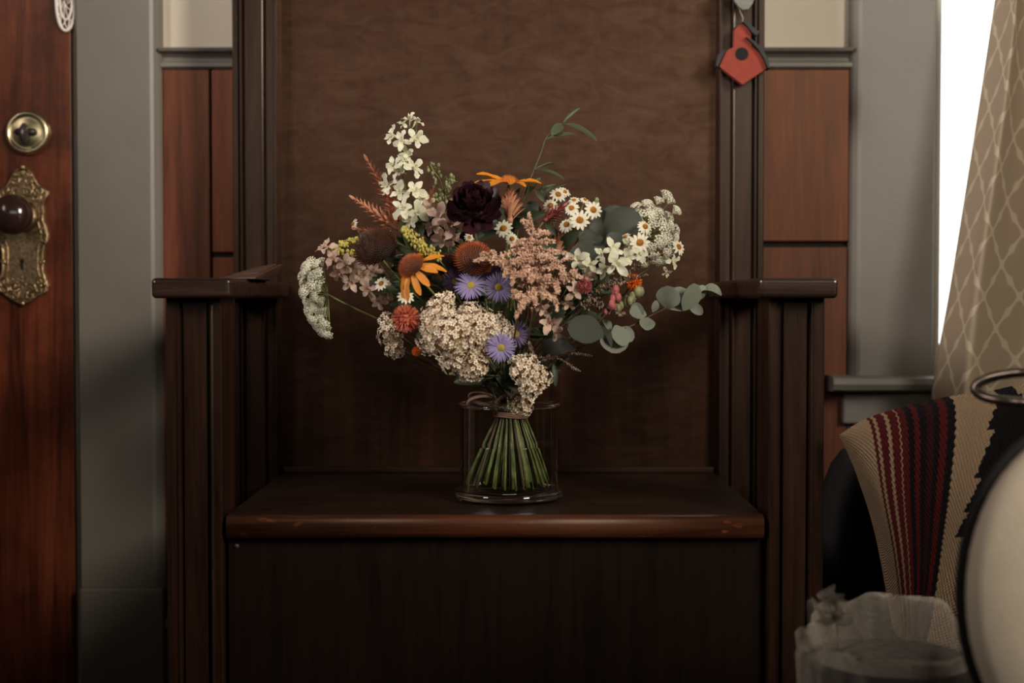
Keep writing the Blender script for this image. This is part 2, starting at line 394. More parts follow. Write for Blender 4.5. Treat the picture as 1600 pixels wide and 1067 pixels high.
def scroll(u, v, rpx, turns, a0, sgn, r=0.0021):
    pts = []
    for i in range(15):
        t = i/14; a = a0 + sgn*turns*2*pi*t; q = rpx*(1-0.8*t)
        pts.append(ep(u + q*cos(a), v - q*sin(a), 0.0052 + 0.0015*t))
    b.tube(pts, [r*(1-0.3*i/14) for i in range(15)], 5)
for sg in (-1, 1):
    for (du, v, rp, tn, a) in ((12, 283, 9, 1.2, 1.2), (25, 298, 10, 1.4, 2.4), (9, 300, 7, 1.1, 4), (20, 311, 6, 1, 0.5), (33, 362, 6, 1.2, 1.5), (33, 376, 6, 1.2, 4.5), (28, 440, 9, 1.3, 5), (14, 448, 8, 1.2, 3.8), (12, 462, 7, 1.2, 2), (27, 453, 7, 1, 1), (5, 272, 5, 1, 2), (30, 330, 4, 1, 3), (30, 410, 4, 1, 0)):
        scroll(cxp+sg*du, v, rp, tn, a if sg > 0 else pi-a, sg)
for i in range(60):
    v = rnd(268, 312) if i % 2 else rnd(432, 468)
    w = [x for vv, x in hw if vv <= v][-1]; u = cxp + rnd(-0.85, 0.85)*w; b.ball(ep(u, v, 0.0045), rnd(0.0012, 0.0028), None, 7, 5)
for v in (262, 474): b.ball(ep(cxp, v, 0.004), 0.0045, None, 9, 6)
build(b, 'scrollwork', M_brass, esc, smooth=True, kind='stuff')
k0 = ep(36, 408, 0.0049)
b = MB(); b.prism([(0.0035*cos(a)+k0.x, 0.0035*sin(a)+k0.z) for a in [radians(i*30-60) for i in range(11)]], k0.y, k0.y+0.002)
b.prism([(k0.x-0.0016, k0.z-0.001), (k0.x-0.0022, k0.z-0.012), (k0.x+0.0022, k0.z-0.012), (k0.x+0.0016, k0.z-0.001)], k0.y, k0.y+0.002)
build(b, 'keyhole', M_black, esc)
kc = P(23, 335, YD-0.055); rk = R(32, YD-0.055)
Mk = Matrix.Translation(Vector((kc.x-0.004, YD-0.003, kc.z))) @ RX(pi/2)
knob = build(MB().lathe([(rk*0.75, 0), (rk*0.78, 0.003), (rk*0.55, 0.008), (rk*0.36, 0.012), (rk*0.34, 0.026), (rk*0.5, 0.030)], 28, Mk), 'knob_rose', M_brass, door, smooth=True)
build(MB().lathe([(rk*0.42, 0.028), (rk*0.72, 0.033), (rk*0.93, 0.041), (rk, 0.050), (rk*0.94, 0.059), (rk*0.76, 0.067), (rk*0.45, 0.072), (rk*0.2, 0.0735), (0.0001, 0.074)], 36, Mk), 'knob', M_knob, door, smooth=True)
# lace ornament on the door, its lower end in view
root = empty('hanging_ornament', P(103, 0, YD-0.004), 'white pierced lace oval hanging at the top corner of the red wooden door', 'ornament')
def oc(a, k): return P(103 + 15.0*k*cos(a), 2 + 46*k*sin(a), YD-0.005)
b = MB()
for k, r in ((1.0, 0.0024), (0.62, 0.0018)):
    b.tube([oc(a*2*pi/28, k) for a in range(29)], r, 6)
build(b, 'lace_rim', M_lace, root, smooth=True)
b = MB()
for i in range(9):
    a = i*2*pi/9; b.tube([oc(a, 0.98), oc(a+0.25, 0.8), oc(a+0.5, 0.62), oc(a+0.9, 0.3), oc(a+1.6, 0.12)], 0.0008, 5)
    b.tube([oc(a, 0.98), oc(a-0.25, 0.8), oc(a-0.5, 0.62)], 0.0009, 5)
build(b, 'lace_mesh', M_lace, root, smooth=True, kind='stuff')

# ------------------------------------------------------------------ hall bench
CX = -0.019; HW = 0.371; IN = 0.305
YF, YB = 1.600, 1.985
zs = pz(805, YF)                    # seat top
bench = empty('hall_bench', (CX, 1.8, 0), 'dark oak high-backed hall bench with flat arms, standing against the wall behind the bouquet', 'bench')
# tall back panel
b = MB().box(CX-IN-0.005, CX+IN+0.005, YB+0.022, YB+0.036, 0.10, 2.05); build(b, 'back_panel', M_bpanel, bench)
# back posts with mouldings (left profile in x from outer edge inward)
def back_post(sg):
    w = [(0, 0.09), (0, 0.008), (0.002, 0.004), (0.0085, 0.004), (0.0092, 0.010), (0.0105, 0.010), (0.011, 0.002), (0.0125, -0.0015), (0.0145, -0.0015), (0.016, 0.002), (0.0165, 0.011), (0.0185, 0.011), (0.019, 0.002), (0.042, 0.002),
         (0.0425, -0.001), (0.0445, -0.0015), (0.046, 0.001), (0.0465, 0.009), (0.048, 0.009), (0.0485, 0.003), (0.059, 0.003), (0.0595, -0.0005), (0.062, -0.0005), (0.0635, 0.004), (0.0645, 0.012), (0.066, 0.022), (0.066, 0.09)]
    pr = [(CX - sg*(HW - x), YB + y) for x, y in w]
    return build(MB().ext(pr, 0.0, 2.1), 'back_post', M_bench, bench)
back_post(1); back_post(-1)
# front posts: two stiles, a recessed panel with beads
def front_post(sg):
    w = [(0, 0.07), (0, 0.002), (0.002, 0), (0.0125, 0), (0.0135, -0.0015), (0.0155, -0.0015), (0.0165, 0.001), (0.0172, 0.011), (0.019, 0.011), (0.0195, 0.004), (0.0455, 0.004), (0.046, 0.013), (0.0495, 0.013), (0.050, 0.0), (0.0515, -0.001), (0.0535, 0), (0.061, 0), (0.063, 0.002), (0.063, 0.07)]
    pr = [(CX - sg*(HW - x), YF + y) for x, y in w]
    return build(MB().ext(pr, 0.0, pz(464, 1.6)), 'front_post', M_bench, bench)
front_post(1); front_post(-1)
# arms
za1 = pz(434, 1.572); za0 = pz(466, 1.572)
for sg in (1, -1):
    xo, xi = CX - sg*0.380, CX - sg*(0.380-0.088)
    pr = [(xo, 1.572), (xi, 1.572), (xi, YB+0.002), (xo, YB+0.002)]
    if sg < 0: pr = pr[::-1]
    build(MB().ext(pr, za0, za1), 'armrest', M_arm, bench, bevel=0.0050, seg=4)
# seat
y0 = YF - 0.004
zb_ = pz(842, YF)
t = zs - zb_
pr = [(YB+0.02, zs), (y0+0.010, zs), (y0+0.004, zs-0.0015), (y0+0.001, zs-0.005), (y0, zs-0.010), (y0+0.0005, zs-t+0.007), (y0+0.003, zs-t+0.002), (y0+0.008, zs-t), (YB+0.02, zs-t)]
n = len(pr); xa, xb = CX-IN+0.0015, CX+IN-0.0015
b = MB().add([(xa, y, z) for y, z in pr] + [(xb, y, z) for y, z in pr], [(i, (i+1) % n, n+(i+1) % n, n+i) for i in range(n)] + [tuple(range(n-1, -1, -1)), tuple(range(n, 2*n))])
seat = build(b, 'seat', M_seat, bench); seat.data.materials.append(M_edge)
for p in seat.data.polygons:
    if 1 <= p.index <= 6: p.material_index = 1
    if 1 <= p.index <= 6: p.use_smooth = True
build(MB().box(xa+0.001, xb-0.001, YB+0.008, YB+0.021, zs, zs+0.008), 'seat_fillet', M_seat, bench, bevel=0.0015)
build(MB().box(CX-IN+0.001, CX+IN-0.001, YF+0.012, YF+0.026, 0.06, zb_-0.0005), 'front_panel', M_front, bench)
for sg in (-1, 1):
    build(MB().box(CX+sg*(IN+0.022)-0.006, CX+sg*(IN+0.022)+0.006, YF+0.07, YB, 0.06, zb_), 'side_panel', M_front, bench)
c = P(370, 853, YF+0.012)
build(MB().lathe([(0.0001, 0.002), (0.002, 0.0018), (0.003, 0.0)], 12, Matrix.Translation(c) @ RX(pi/2)), 'screw', M_darkmetal, bench, smooth=True)

# small brown wedge lying on the left arm
p = [P(355, 430, 1.86), P(438, 411, 1.90), P(440, 416, 1.90), P(408, 437, 1.80)]
zA = za1
b = MB()
A = Vector((px(352, 1.80), 1.80, zA)); B_ = Vector((px(408, 1.76), 1.76, zA)); Cc = Vector((px(441, 1.90), 1.90, zA+0.020)); D = Vector((px(395, 1.93), 1.93, zA+0.018))
def slab(b, q, th):
    n_ = (q[1]-q[0]).cross(q[3]-q[0]).normalized()
    if n_.z < 0: n_ = -n_
    b.add(q + [x + n_*th for x in q], [(3,2,1,0),(4,5,6,7),(0,1,5,4),(1,2,6,5),(2,3,7,6),(3,0,4,7)])
E0 = Vector((px(352, 1.80)+0.0, 1.80, zA)); 
b.add([(-0.352, 1.70, zA), (-0.303, 1.68, zA), (-0.301, 1.80, zA), (-0.345, 1.86, zA), (-0.352, 1.70, zA+0.0015), (-0.302, 1.68, zA+0.003), (-0.289, 1.80, zA+0.021), (-0.330, 1.86, zA+0.017)], [(3,2,1,0),(4,5,6,7),(0,1,5,4),(1,2,6,5),(2,3,7,6),(3,0,4,7)])
o = build(b, 'leather_wallet', mat('brown_leather', rgb(80, 54, 38), 0.6, var=0.3, vscale=50, bump=0.4), None, bevel=0.0012)
b2 = MB(); slab(b2, [Vector((-0.340, 1.73, zA+0.0052)), Vector((-0.306, 1.715, zA+0.0065)), Vector((-0.296, 1.79, zA+0.0195)), Vector((-0.328, 1.84, zA+0.0165))], 0.002)
build(b2, 'raised_flap', o.data.materials[0], o, bevel=0.0008)
tag(o, 'small brown folded leather wallet lying on the left arm of the dark bench', 'wallet')

# birdhouse ornament on the right back post
YO = 1.968
bh = empty('birdhouse_ornament', P(1160, 133, YO), 'coral red flat birdhouse ornament with a round black hole, hanging on the bench post', 'ornament')
def op(l, Y): return [(P(u, v, Y).x, P(u, v, Y).z) for u, v in l]
body = [(1123,105),(1128,92),(1134,80),(1146,74),(1147,47),(1153,41),(1159,38),(1166,42),(1173,50),(1174,73),(1187,84),(1193,96),(1197,108),(1160,133)]
build(MB().prism(op(body[::-1], YO), YO-0.004, YO+0.008), 'body', M_coral, bh, bevel=0.0006)
hc = P(1158, 85, YO)
build(MB().lathe([(0.0001, 0.0008), (R(10, YO), 0.0008), (R(10, YO), 0)], 24, Matrix.Translation(Vector((hc.x, YO-0.004, hc.z))) @ RX(pi/2)), 'entrance_hole', M_black, bh)
build(MB().prism(op([(1158,36),(1163,35),(1185,52),(1180,59),(1172,52),(1166,44)][::-1], YO), YO-0.012, YO+0.012), 'upper_roof', M_blackpaint, bh, bevel=0.0005)
build(MB().prism(op([(1163,60),(1172,63),(1188,76),(1198,94),(1201,109),(1197,108),(1192,95),(1184,81),(1174,70)][::-1], YO), YO-0.012, YO+0.012), 'right_roof', M_blackpaint, bh, bevel=0.0005)
build(MB().prism(op([(1121,86),(1134,77),(1132,82),(1126,94),(1121,106),(1118,104)][::-1], YO), YO-0.006, YO+0.012), 'left_roof', M_blackpaint, bh, bevel=0.0005)
build(MB().tube([P(1160, 40, YO), P(1161, 28, YO-0.001), P(1156, 16, YO), P(1158, -12, YO)], 0.0009, 5), 'cord', M_cord, bh, smooth=True)
gh = empty('heart_ornament', P(1158, 20, YO-0.016), 'grey flat pointed ornament hanging above the coral red birdhouse', 'ornament')
build(MB().prism(op([(1138,-14),(1140,-2),(1146,8),(1152,16),(1158,20),(1166,19),(1173,10),(1178,-4),(1177,-16),(1166,-22),(1157,-15),(1148,-22)], YO), YO-0.018, YO-0.012), 'body', M_greypaint, gh, bevel=0.001)
build(MB().tube([P(1158, -15, YO-0.013), P(1158, -50, YO-0.010)], 0.0009, 5), 'cord', M_cord, gh)

# ------------------------------------------------------------------ curtain
def catmull(ps, t):
    n_ = len(ps)-1; x = min(max(t, 0), 1)*n_; i = min(int(x), n_-1); f_ = x-i
    p0 = ps[max(i-1, 0)]; p1 = ps[i]; p2 = ps[i+1]; p3 = ps[min(i+2, n_)]
    return tuple(0.5*((2*b_) + (-a_+c_)*f_ + (2*a_-5*b_+4*c_-d_)*f_*f_ + (-a_+3*b_-3*c_+d_)*f_**3) for a_, b_, c_, d_ in zip(p0, p1, p2, p3))
rows = [  # v, then (u, depth) of each fold line
 (-60, [(1563,2.035),(1580,1.99),(1594,1.945),(1604,1.985),(1640,2.00),(1690,1.95),(1740,2.0)]),
 (140, [(1533,2.035),(1556,1.98),(1574,1.935),(1594,1.985),(1642,2.00),(1700,1.95),(1760,2.0)]),
 (300, [(1508,2.035),(1535,1.97),(1552,1.93),(1584,1.980),(1640,1.995),(1705,1.95),(1770,2.0)]),
 (450, [(1484,2.035),(1512,1.965),(1530,1.93),(1570,1.97),(1630,1.99),(1705,1.95),(1780,2.0)]),
 (620, [(1455,2.033),(1490,1.96),(1512,1.93),(1550,1.965),(1620,1.98),(1705,1.95),(1790,2.0)]),
 (900, [(1425,2.033),(1465,1.96),(1490,1.93),(1530,1.96),(1610,1.975),(1705,1.95),(1790,2.0)])]
b = MB(); NU, NV = 60, 50; uvs = []
for j in range(NV+1):
    tj = j/NV; v_ = catmull([(r_[0],) for r_ in rows], tj)[0]
    lines = [catmull([r_[1][k] for r_ in rows], tj) for k in range(7)]
    prev = None; acc = 0
    for i in range(NU+1):
        u_, Y_ = catmull(lines, i/NU); p_ = P(u_, v_, Y_)
        if prev is not None: acc += (p_-prev).length
        prev = p_; b.v.append(p_); uvs.append((acc, p_.z))
b.f = [(j*(NU+1)+i, (j+1)*(NU+1)+i, (j+1)*(NU+1)+i+1, j*(NU+1)+i+1) for j in range(NV) for i in range(NU)]
b.uv = uvs
m = bpy.data.materials.new('curtain_trellis'); m.use_nodes = True; N = m.node_tree.nodes; L = m.node_tree.links
bs = N['Principled BSDF']; bs.inputs['Roughness'].default_value = 0.9
tc = N.new('ShaderNodeUVMap'); sp = N.new('ShaderNodeSeparateXYZ'); L.new(tc.outputs[0], sp.inputs[0])
def mth(op_, a, b_=None, c_=None):
    q = N.new('ShaderNodeMath'); q.operation = op_
    for i, x in enumerate((a, b_, c_)):
        if x is None: continue
        if isinstance(x, (int, float)): q.inputs[i].default_value = x
        else: L.new(x, q.inputs[i])
    return q.outputs[0]
X = mth('MULTIPLY', sp.outputs[0], 2*pi/0.080); Z = mth('MULTIPLY', sp.outputs[1], 2*pi/0.088)
cX, cZ = mth('COSINE', X), mth('COSINE', Z)
h3 = mth('ADD', mth('COSINE', mth('MULTIPLY', X, 3)), mth('COSINE', mth('MULTIPLY', Z, 3)))
Ff = mth('MULTIPLY_ADD', h3, 0.22, mth('ADD', cX, cZ))
ln = mth('SUBTRACT', 1.0, mth('MULTIPLY', mth('ABSOLUTE', Ff), 3.2)); ln = mth('MULTIPLY', mth('MINIMUM', mth('MAXIMUM', ln, 0), 0.45), 2.2)
mx = N.new('ShaderNodeMix'); mx.data_type = 'RGBA'; L.new(ln, mx.inputs[0]); mx.inputs[6].default_value = rgb(168, 148, 122); mx.inputs[7].default_value = rgb(200, 183, 157)
L.new(mx.outputs[2], bs.inputs['Base Color'])
nn = N.new('ShaderNodeTexNoise'); nn.inputs['Scale'].default_value = 900
bp = N.new('ShaderNodeBump'); bp.inputs['Strength'].default_value = 0.3; bp.inputs['Distance'].default_value = 0.001
hh = mth('MULTIPLY_ADD', nn.outputs[0], 0.4, ln); L.new(hh, bp.inputs['Height']); L.new(bp.outputs[0], bs.inputs['Normal'])
tr = N.new('ShaderNodeBsdfTranslucent'); L.new(mx.outputs[2], tr.inputs[0]); ms = N.new('ShaderNodeMixShader'); ms.inputs[0].default_value = 0.22
L.new(bs.outputs[0], ms.inputs[1]); L.new(tr.outputs[0], ms.inputs[2]); L.new(ms.outputs[0], N['Material Output'].inputs[0])
cur = build(b, 'curtain', m, None, smooth=True)
sd = cur.modifiers.new('thick', 'SOLIDIFY'); sd.thickness = 0.0012
tag(cur, 'beige curtain woven with a pale trellis pattern, drawn back beside the bright window', 'curtain')

# ------------------------------------------------------------------ chair, cushion, bin
M_cream = mat('cream_upholstery', rgb(232, 214, 188), 0.95, var=0.08, vscale=30, bump=0.5, bscale=500)
M_dark = mat('dark_frame_and_shadow', rgb(18, 14, 12), 0.8)
M_tube = mat('brown_metal_tube', rgb(96, 84, 74), 0.3, metal=0.9)
ch = empty('armchair', (0.62, 1.35, 0), 'cream oval-backed chair with a modelled dark shadow band and bent tube arm, cut off by the right edge', 'chair')
def ell(k, Y, n_=48, ku=1.0): return [P(1705 + 190*k*cos(2*pi*i/n_), 935 + 268*k*sin(2*pi*i/n_), Y) for i in range(n_)]
YC = 1.10
b = MB(); rings = [(0.001, -0.020), (0.4, -0.019), (0.7, -0.015), (0.9, -0.008), (0.98, -0.002), (1.0, 0.006), (0.98, 0.02), (0.5, 0.03), (0.001, 0.032)]
vs = []
for k, dy in rings: vs += [Vector((p_.x, YC+dy, p_.z)) for p_ in ell(k, YC)]
b.add(vs, [(i*48+(k+1) % 48, i*48+k, (i+1)*48+k, (i+1)*48+(k+1) % 48) for i in range(len(rings)-1) for k in range(48)])
build(b, 'backrest', M_cream, ch, smooth=True)
pts = [Vector((p_.x, YC+0.016, p_.z)) for p_ in ell(1.025, YC)]; pts.append(pts[0])
build(MB().tube(pts, 0.0042, 10, False), 'back_shadow_band', M_dark, ch, smooth=True)  # black tube standing in for the shadow band around the backrest
pl = [(1640,583,1.30),(1600,582,1.31),(1575,584,1.32),(1548,590,1.33),(1529,599,1.335),(1524,609,1.335),(1536,619,1.33),(1560,625,1.32),(1590,628,1.31),(1620,631,1.29),(1660,636,1.2),(1690,690,1.13)]
cps = [tuple(P(*q)) for q in pl]
build(MB().tube([catmull(cps, i/40) for i in range(41)], 0.0048, 10), 'arm_tube', M_tube, ch, smooth=True)
zc = 0.255
build(MB().box(0.455, 0.86, 1.14, 1.66, zc-0.05, zc), 'chair_seat', M_dark, ch, bevel=0.012)
for x_, y_ in ((0.475, 1.16), (0.84, 1.16), (0.475, 1.64), (0.84, 1.64)):
    build(MB().box(x_-0.014, x_+0.014, y_-0.014, y_+0.014, 0, zc-0.045), 'leg', M_dark, ch, bevel=0.003)
build(MB().tube([Vector((0.655, 1.14, zc-0.02)), Vector((0.655, 1.118, 0.30))], 0.012, 8), 'back_support', M_dark, ch)

# kilim cushion
cols = [(0.00, [(1317,682),(1346,752),(1374,845),(1396,985)]),
        (0.10, [(1360,656),(1368,755),(1385,855),(1406,998)]),
        (0.24, [(1425,636),(1416,758),(1416,862),(1420,1010)]),
        (0.36, [(1496,620),(1470,760),(1452,865),(1436,1022)]),
        (0.48, [(1556,612),(1524,760),(1505,868),(1515,1062)]),
        (0.70, [(1660,592),(1640,760),(1630,880),(1640,1112)]),
        (1.00, [(1790,600),(1775,760),(1770,900),(1770,1120)])]
NU, NV = 64, 48; b = MB(); uv = []
def cushion_pt(tu, tv):
    us = [c_[0] for c_ in cols]
    i = max(k for k in range(len(us)) if us[k] <= tu + 1e-9); i = min(i, len(us)-2)
    x = (i + (tu-us[i])/(us[i+1]-us[i]))/(len(us)-1)
    return catmull([catmull(c_[1], tv) for c_ in cols], x)
for side in (0, 1):
    for j in range(NV+1):
        for i in range(NU+1):
            tu, tv = i/NU, j/NV; u_, v_ = cushion_pt(tu, tv)
            e = (max(0, 1-abs(2*tu-1)**2.6))**0.55*(max(0, 1-abs(2*tv-1)**2.6))**0.55
            lean = 0.03*(1-tv)
            th_ = 0.055*e
            p_ = P(u_, v_, 1.555)
            wv = 0.0012*sin(tu*160)*e
            b.v.append(Vector((p_.x, 1.555 + lean*0.6 + (th_*0.7 if side else -th_-wv), p_.z))); uv.append((tu, tv))
n1 = (NU+1)*(NV+1)
for j in range(NV):
    for i in range(NU):
        a = j*(NU+1)+i; b.f.append((a, a+NU+1, a+NU+2, a+1)); b.f.append((n1+a, n1+a+1, n1+a+NU+2, n1+a+NU+1))
b.uv = uv
m = bpy.data.materials.new('kilim_weave'); m.use_nodes = True; N = m.node_tree.nodes; L = m.node_tree.links
bs = N['Principled BSDF']; bs.inputs['Roughness'].default_value = 0.95; bs.inputs['Specular IOR Level'].default_value = 0.15
tc = N.new('ShaderNodeUVMap'); sp = N.new('ShaderNodeSeparateXYZ'); L.new(tc.outputs[0], sp.inputs[0])
U, V_ = sp.outputs[0], sp.outputs[1]
# stripe edges wobble with each weft row
wob = mth('MULTIPLY', mth('SINE', mth('MULTIPLY', V_, 230)), 0.0022)
Uw = mth('ADD', U, wob)
rp = N.new('ShaderNodeValToRGB'); rp.color_ramp.interpolation = 'CONSTANT'; L.new(Uw, rp.inputs['Fac'])
Ca = rgb(140, 116, 90); Cr = rgb(70, 16, 15); Ck = rgb(13, 9, 9); Cd = rgb(42, 11, 11)
st = [(0, Ca), (0.100, Cr), (0.112, Ca), (0.124, Cr), (0.150, Ca), (0.163, Cr), (0.188, Ca), (0.194, Cr), (0.215, Ck), (0.235, Cr), (0.252, Ck), (0.272, Cd), (0.290, Ck), (0.308, Cr), (0.326, Ck), (0.350, Ca)]
e_ = rp.color_ramp.elements; e_[0].position = 0; e_[0].color = Ca; e_[1].position = 0.100; e_[1].color = Cr
for p_, c_ in st[2:]:
    q = e_.new(p_); q.color = c_
# black stepped figure right of the cream band
stepv = mth('DIVIDE', mth('FLOOR', mth('MULTIPLY', V_, 26)), 26)
saw = mth('FRACT', mth('MULTIPLY', V_, 7.0))
edge = mth('SUBTRACT', 0.495, mth('MULTIPLY', mth('MINIMUM', stepv, 0.56), 0.14))
edge = mth('ADD', edge, mth('MULTIPLY', mth('GREATER_THAN', V_, 0.56), 0.045))
edge = mth('SUBTRACT', edge, mth('MULTIPLY', saw, 0.020))
isb = mth('GREATER_THAN', Uw, edge)
m1 = N.new('ShaderNodeMix'); m1.data_type = 'RGBA'; L.new(isb, m1.inputs[0]); L.new(rp.outputs[0], m1.inputs[6]); m1.inputs[7].default_value = Ck
# red diamond
dd = mth('ADD', mth('MULTIPLY', mth('ABSOLUTE', mth('SUBTRACT', U, 0.60)), 4.2), mth('MULTIPLY', mth('ABSOLUTE', mth('SUBTRACT', stepv, 0.31)), 1.6))
m2 = N.new('ShaderNodeMix'); m2.data_type = 'RGBA'; L.new(mth('LESS_THAN', dd, 0.17), m2.inputs[0]); L.new(m1.outputs[2], m2.inputs[6]); m2.inputs[7].default_value = Cr
dd2 = mth('ADD', mth('MULTIPLY', mth('ABSOLUTE', mth('SUBTRACT', U, 0.585)), 4.2), mth('MULTIPLY', mth('ABSOLUTE', mth('SUBTRACT', stepv, 0.0)), 1.6))
m3 = N.new('ShaderNodeMix'); m3.data_type = 'RGBA'; L.new(mth('LESS_THAN', dd2, 0.10), m3.inputs[0]); L.new(m2.outputs[2], m3.inputs[6]); m3.inputs[7].default_value = Ca
nz = N.new('ShaderNodeTexNoise'); nz.inputs['Scale'].default_value = 260; hs = N.new('ShaderNodeHueSaturation')
L.new(mth('MULTIPLY_ADD', nz.outputs[0], 0.9, 0.55), hs.inputs['Value']); L.new(m3.outputs[2], hs.inputs['Color']); L.new(hs.outputs[0], bs.inputs['Base Color'])
weave = mth('MULTIPLY', mth('SINE', mth('MULTIPLY', V_, 460)), mth('SINE', mth('MULTIPLY_ADD', V_, 230, mth('MULTIPLY', U, 520))))
bp = N.new('ShaderNodeBump'); bp.inputs['Strength'].default_value = 0.9; bp.inputs['Distance'].default_value = 0.0015
L.new(weave, bp.inputs['Height']); L.new(bp.outputs[0], bs.inputs['Normal'])
cu = build(b, 'striped_cushion', m, None, smooth=True)
tag(cu, 'woven cushion striped red, black and cream, propped below the curtain at the right', 'cushion')

# black bag in the shadow behind the cushion
b = MB(); nu, nv = 28, 16; cxb, cyb, rxb, ryb, hb = px(1385, 1.80), 1.80, 0.092, 0.11, pz(690, 1.80)
def se(c, e): return (abs(c)**e)*(1 if c >= 0 else -1)
for j_ in range(nv+1):
    ph = -pi/2 + pi*j_/nv
    for i_ in range(nu):
        th = 2*pi*i_/nu; wob = 1+0.05*noise.noise(Vector((cos(th)*2, sin(th)*2, j_*.3)))
        b.v.append(Vector((cxb + rxb*wob*se(cos(ph), .6)*se(cos(th), .7), cyb + ryb*wob*se(cos(ph), .6)*se(sin(th), .7), hb/2 + hb/2*se(sin(ph), .7))))
b.f = [(j_*nu+i_, j_*nu+(i_+1) % nu, (j_+1)*nu+(i_+1) % nu, (j_+1)*nu+i_) for j_ in range(nv) for i_ in range(nu)]
bg = build(b, 'duffel_bag', mat('black_cloth', rgb(14, 11, 10), 0.95, bump=0.3), None, smooth=True)
tag(bg, 'black rounded cloth bag in deep shadow between the bench and the striped cushion', 'bag')

# waste bin with clear liner
bx, by = px(1397, 1.34), 1.34; zr = pz(1008, 1.34); rb = 0.078
bn = empty('waste_bin', (bx, by, 0), 'round dark waste bin under a translucent liner, beside the bench', 'bin')
build(MB().lathe([(0.0001, 0.006), (rb*0.78, 0.006), (rb*0.95, zr-0.012), (rb, zr-0.012), (rb, zr-0.02), (rb*0.82, 0.0), (0.0001, 0.0)], 40, Matrix.Translation((bx, by, 0))), 'bin_body', M_dark, bn, smooth=True)
m = bpy.data.materials.new('thin_plastic_film'); m.use_nodes = True; N = m.node_tree.nodes; L = m.node_tree.links
bs = N['Principled BSDF']; bs.inputs['Base Color'].default_value = rgb(206, 192, 172); bs.inputs['Roughness'].default_value = 0.32
t_ = N.new('ShaderNodeBsdfTransparent'); ms = N.new('ShaderNodeMixShader'); lw = N.new('ShaderNodeLayerWeight'); lw.inputs[0].default_value = 0.35
fm = mth('MULTIPLY_ADD', lw.outputs['Facing'], 0.8, 0.12); L.new(fm, ms.inputs[0]); L.new(t_.outputs[0], ms.inputs[1]); L.new(bs.outputs[0], ms.inputs[2]); L.new(ms.outputs[0], N['Material Output'].inputs[0])
nz = N.new('ShaderNodeTexNoise'); nz.inputs['Scale'].default_value = 30; nz.inputs['Detail'].default_value = 5; nz.inputs['Distortion'].default_value = 1.5
bp = N.new('ShaderNodeBump'); bp.inputs['Strength'].default_value = 0.8; bp.inputs['Distance'].default_value = 0.006; L.new(nz.outputs[0], bp.inputs['Height']); L.new(bp.outputs[0], bs.inputs['Normal'])
M_film = m
b = MB(); NA = 120; prof = [(0.70, -0.10), (0.86, -0.04), (0.93, -0.015), (0.99, 0.0), (1.04, 0.006), (1.09, 0.0), (1.12, -0.02), (1.12, -0.06), (1.08, -0.12)]
vs = []
for j, (rr, dz) in enumerate(prof):
    for k in range(NA):
        a = 2*pi*k/NA
        ple = noise.noise(Vector((cos(a)*1.6, sin(a)*1.6, j*0.25)))*0.14 + 0.05*abs(noise.noise(Vector((cos(a)*7, sin(a)*7, j*0.15))))
        rg = (1-abs(noise.noise(Vector((cos(a)*3.5+j*.25, sin(a)*3.5, 2.0+j*.2))))*2.2); ple += 0.07*max(0, rg)**4
        q = rr + ple*(0.3 if j < 3 else 1)
        lift = 0.026*max(0, cos(a-radians(80)))**1.5*(1 if 2 <= j <= 5 else 0.4) + 0.012*noise.noise(Vector((cos(a)*2.2, sin(a)*2.2, 1)))
        vs.append((bx+rb*q*cos(a), by+rb*q*sin(a), zr+dz+lift))
b.add(vs, [(j*NA+k, j*NA+(k+1) % NA, (j+1)*NA+(k+1) % NA, (j+1)*NA+k) for j in range(len(prof)-1) for k in range(NA)])
bag = build(b, 'bin_liner', M_film, None, smooth=True)
tag(bag, 'crumpled translucent plastic liner folded over the rim of the dark waste bin', 'plastic bag')
b = MB(); kp = P(1318, 962, 1.335)
for i in range(9):
    a = rnd(0.3, 2*pi); L_ = rnd(0.02, 0.038)
    d = Vector((-0.8+0.5*cos(a), 0.3*sin(a), 0.5*sin(a)+0.1)).normalized()
    b.petal(L_, rnd(0.014, 0.024), 0.2, -0.4, 0.4, 0.7, 6, fr(kp, d, rnd(0, 6)) @ RY(-pi/2), 0.35, 0.8)
b.ball(kp, 0.010, None, 10, 7)
b.tube([kp, P(1322, 985, 1.335), P(1330, 1010, 1.33)], [0.009, 0.010, 0.016], 9)
build(b, 'knotted_ears', M_film, bag, smooth=True)

# ------------------------------------------------------------------ glass jar, water, twine
YV = 1.728
zseat = zs
vc = Vector((px(795, YV), YV, zseat)); HV = pz(628, YV) - zseat
rv = R(77, YV)
M_glass = thin_glass('jar_glass', (0.92, 0.95, 0.92, 1), 0.03, 2.4, 1.5)
M_thick = bpy.data.materials.new('thick_glass'); M_thick.use_nodes = True
bs = M_thick.node_tree.nodes['Principled BSDF']; bs.inputs['Transmission Weight'].default_value = 1; bs.inputs['Roughness'].default_value = 0.02; bs.inputs['IOR'].default_value = 1.5; bs.inputs['Base Color'].default_value = (0.86, 0.93, 0.86, 1)
TV = Matrix.Translation(vc)
vase = empty('glass_jar', vc, 'clear round glass jar of water holding the bouquet on the bench seat', 'vase')
prof = [(rv*1.05, 0.010), (rv*1.01, 0.020), (rv, 0.030), (rv, HV-0.008), (rv*1.015, HV-0.004)]
build(MB().lathe(prof, 64, TV), 'glass_wall', M_glass, vase, smooth=True)
build(MB().lathe([(0.0001, 0.0004), (rv*0.95, 0.0004), (rv*1.06, 0.002), (rv*1.10, 0.006), (rv*1.09, 0.011), (rv*1.04, 0.014), (rv*0.96, 0.013), (rv*0.85, 0.009), (rv*0.5, 0.0075), (0.0001, 0.007)], 64, TV), 'glass_base', M_thick, vase, smooth=True)
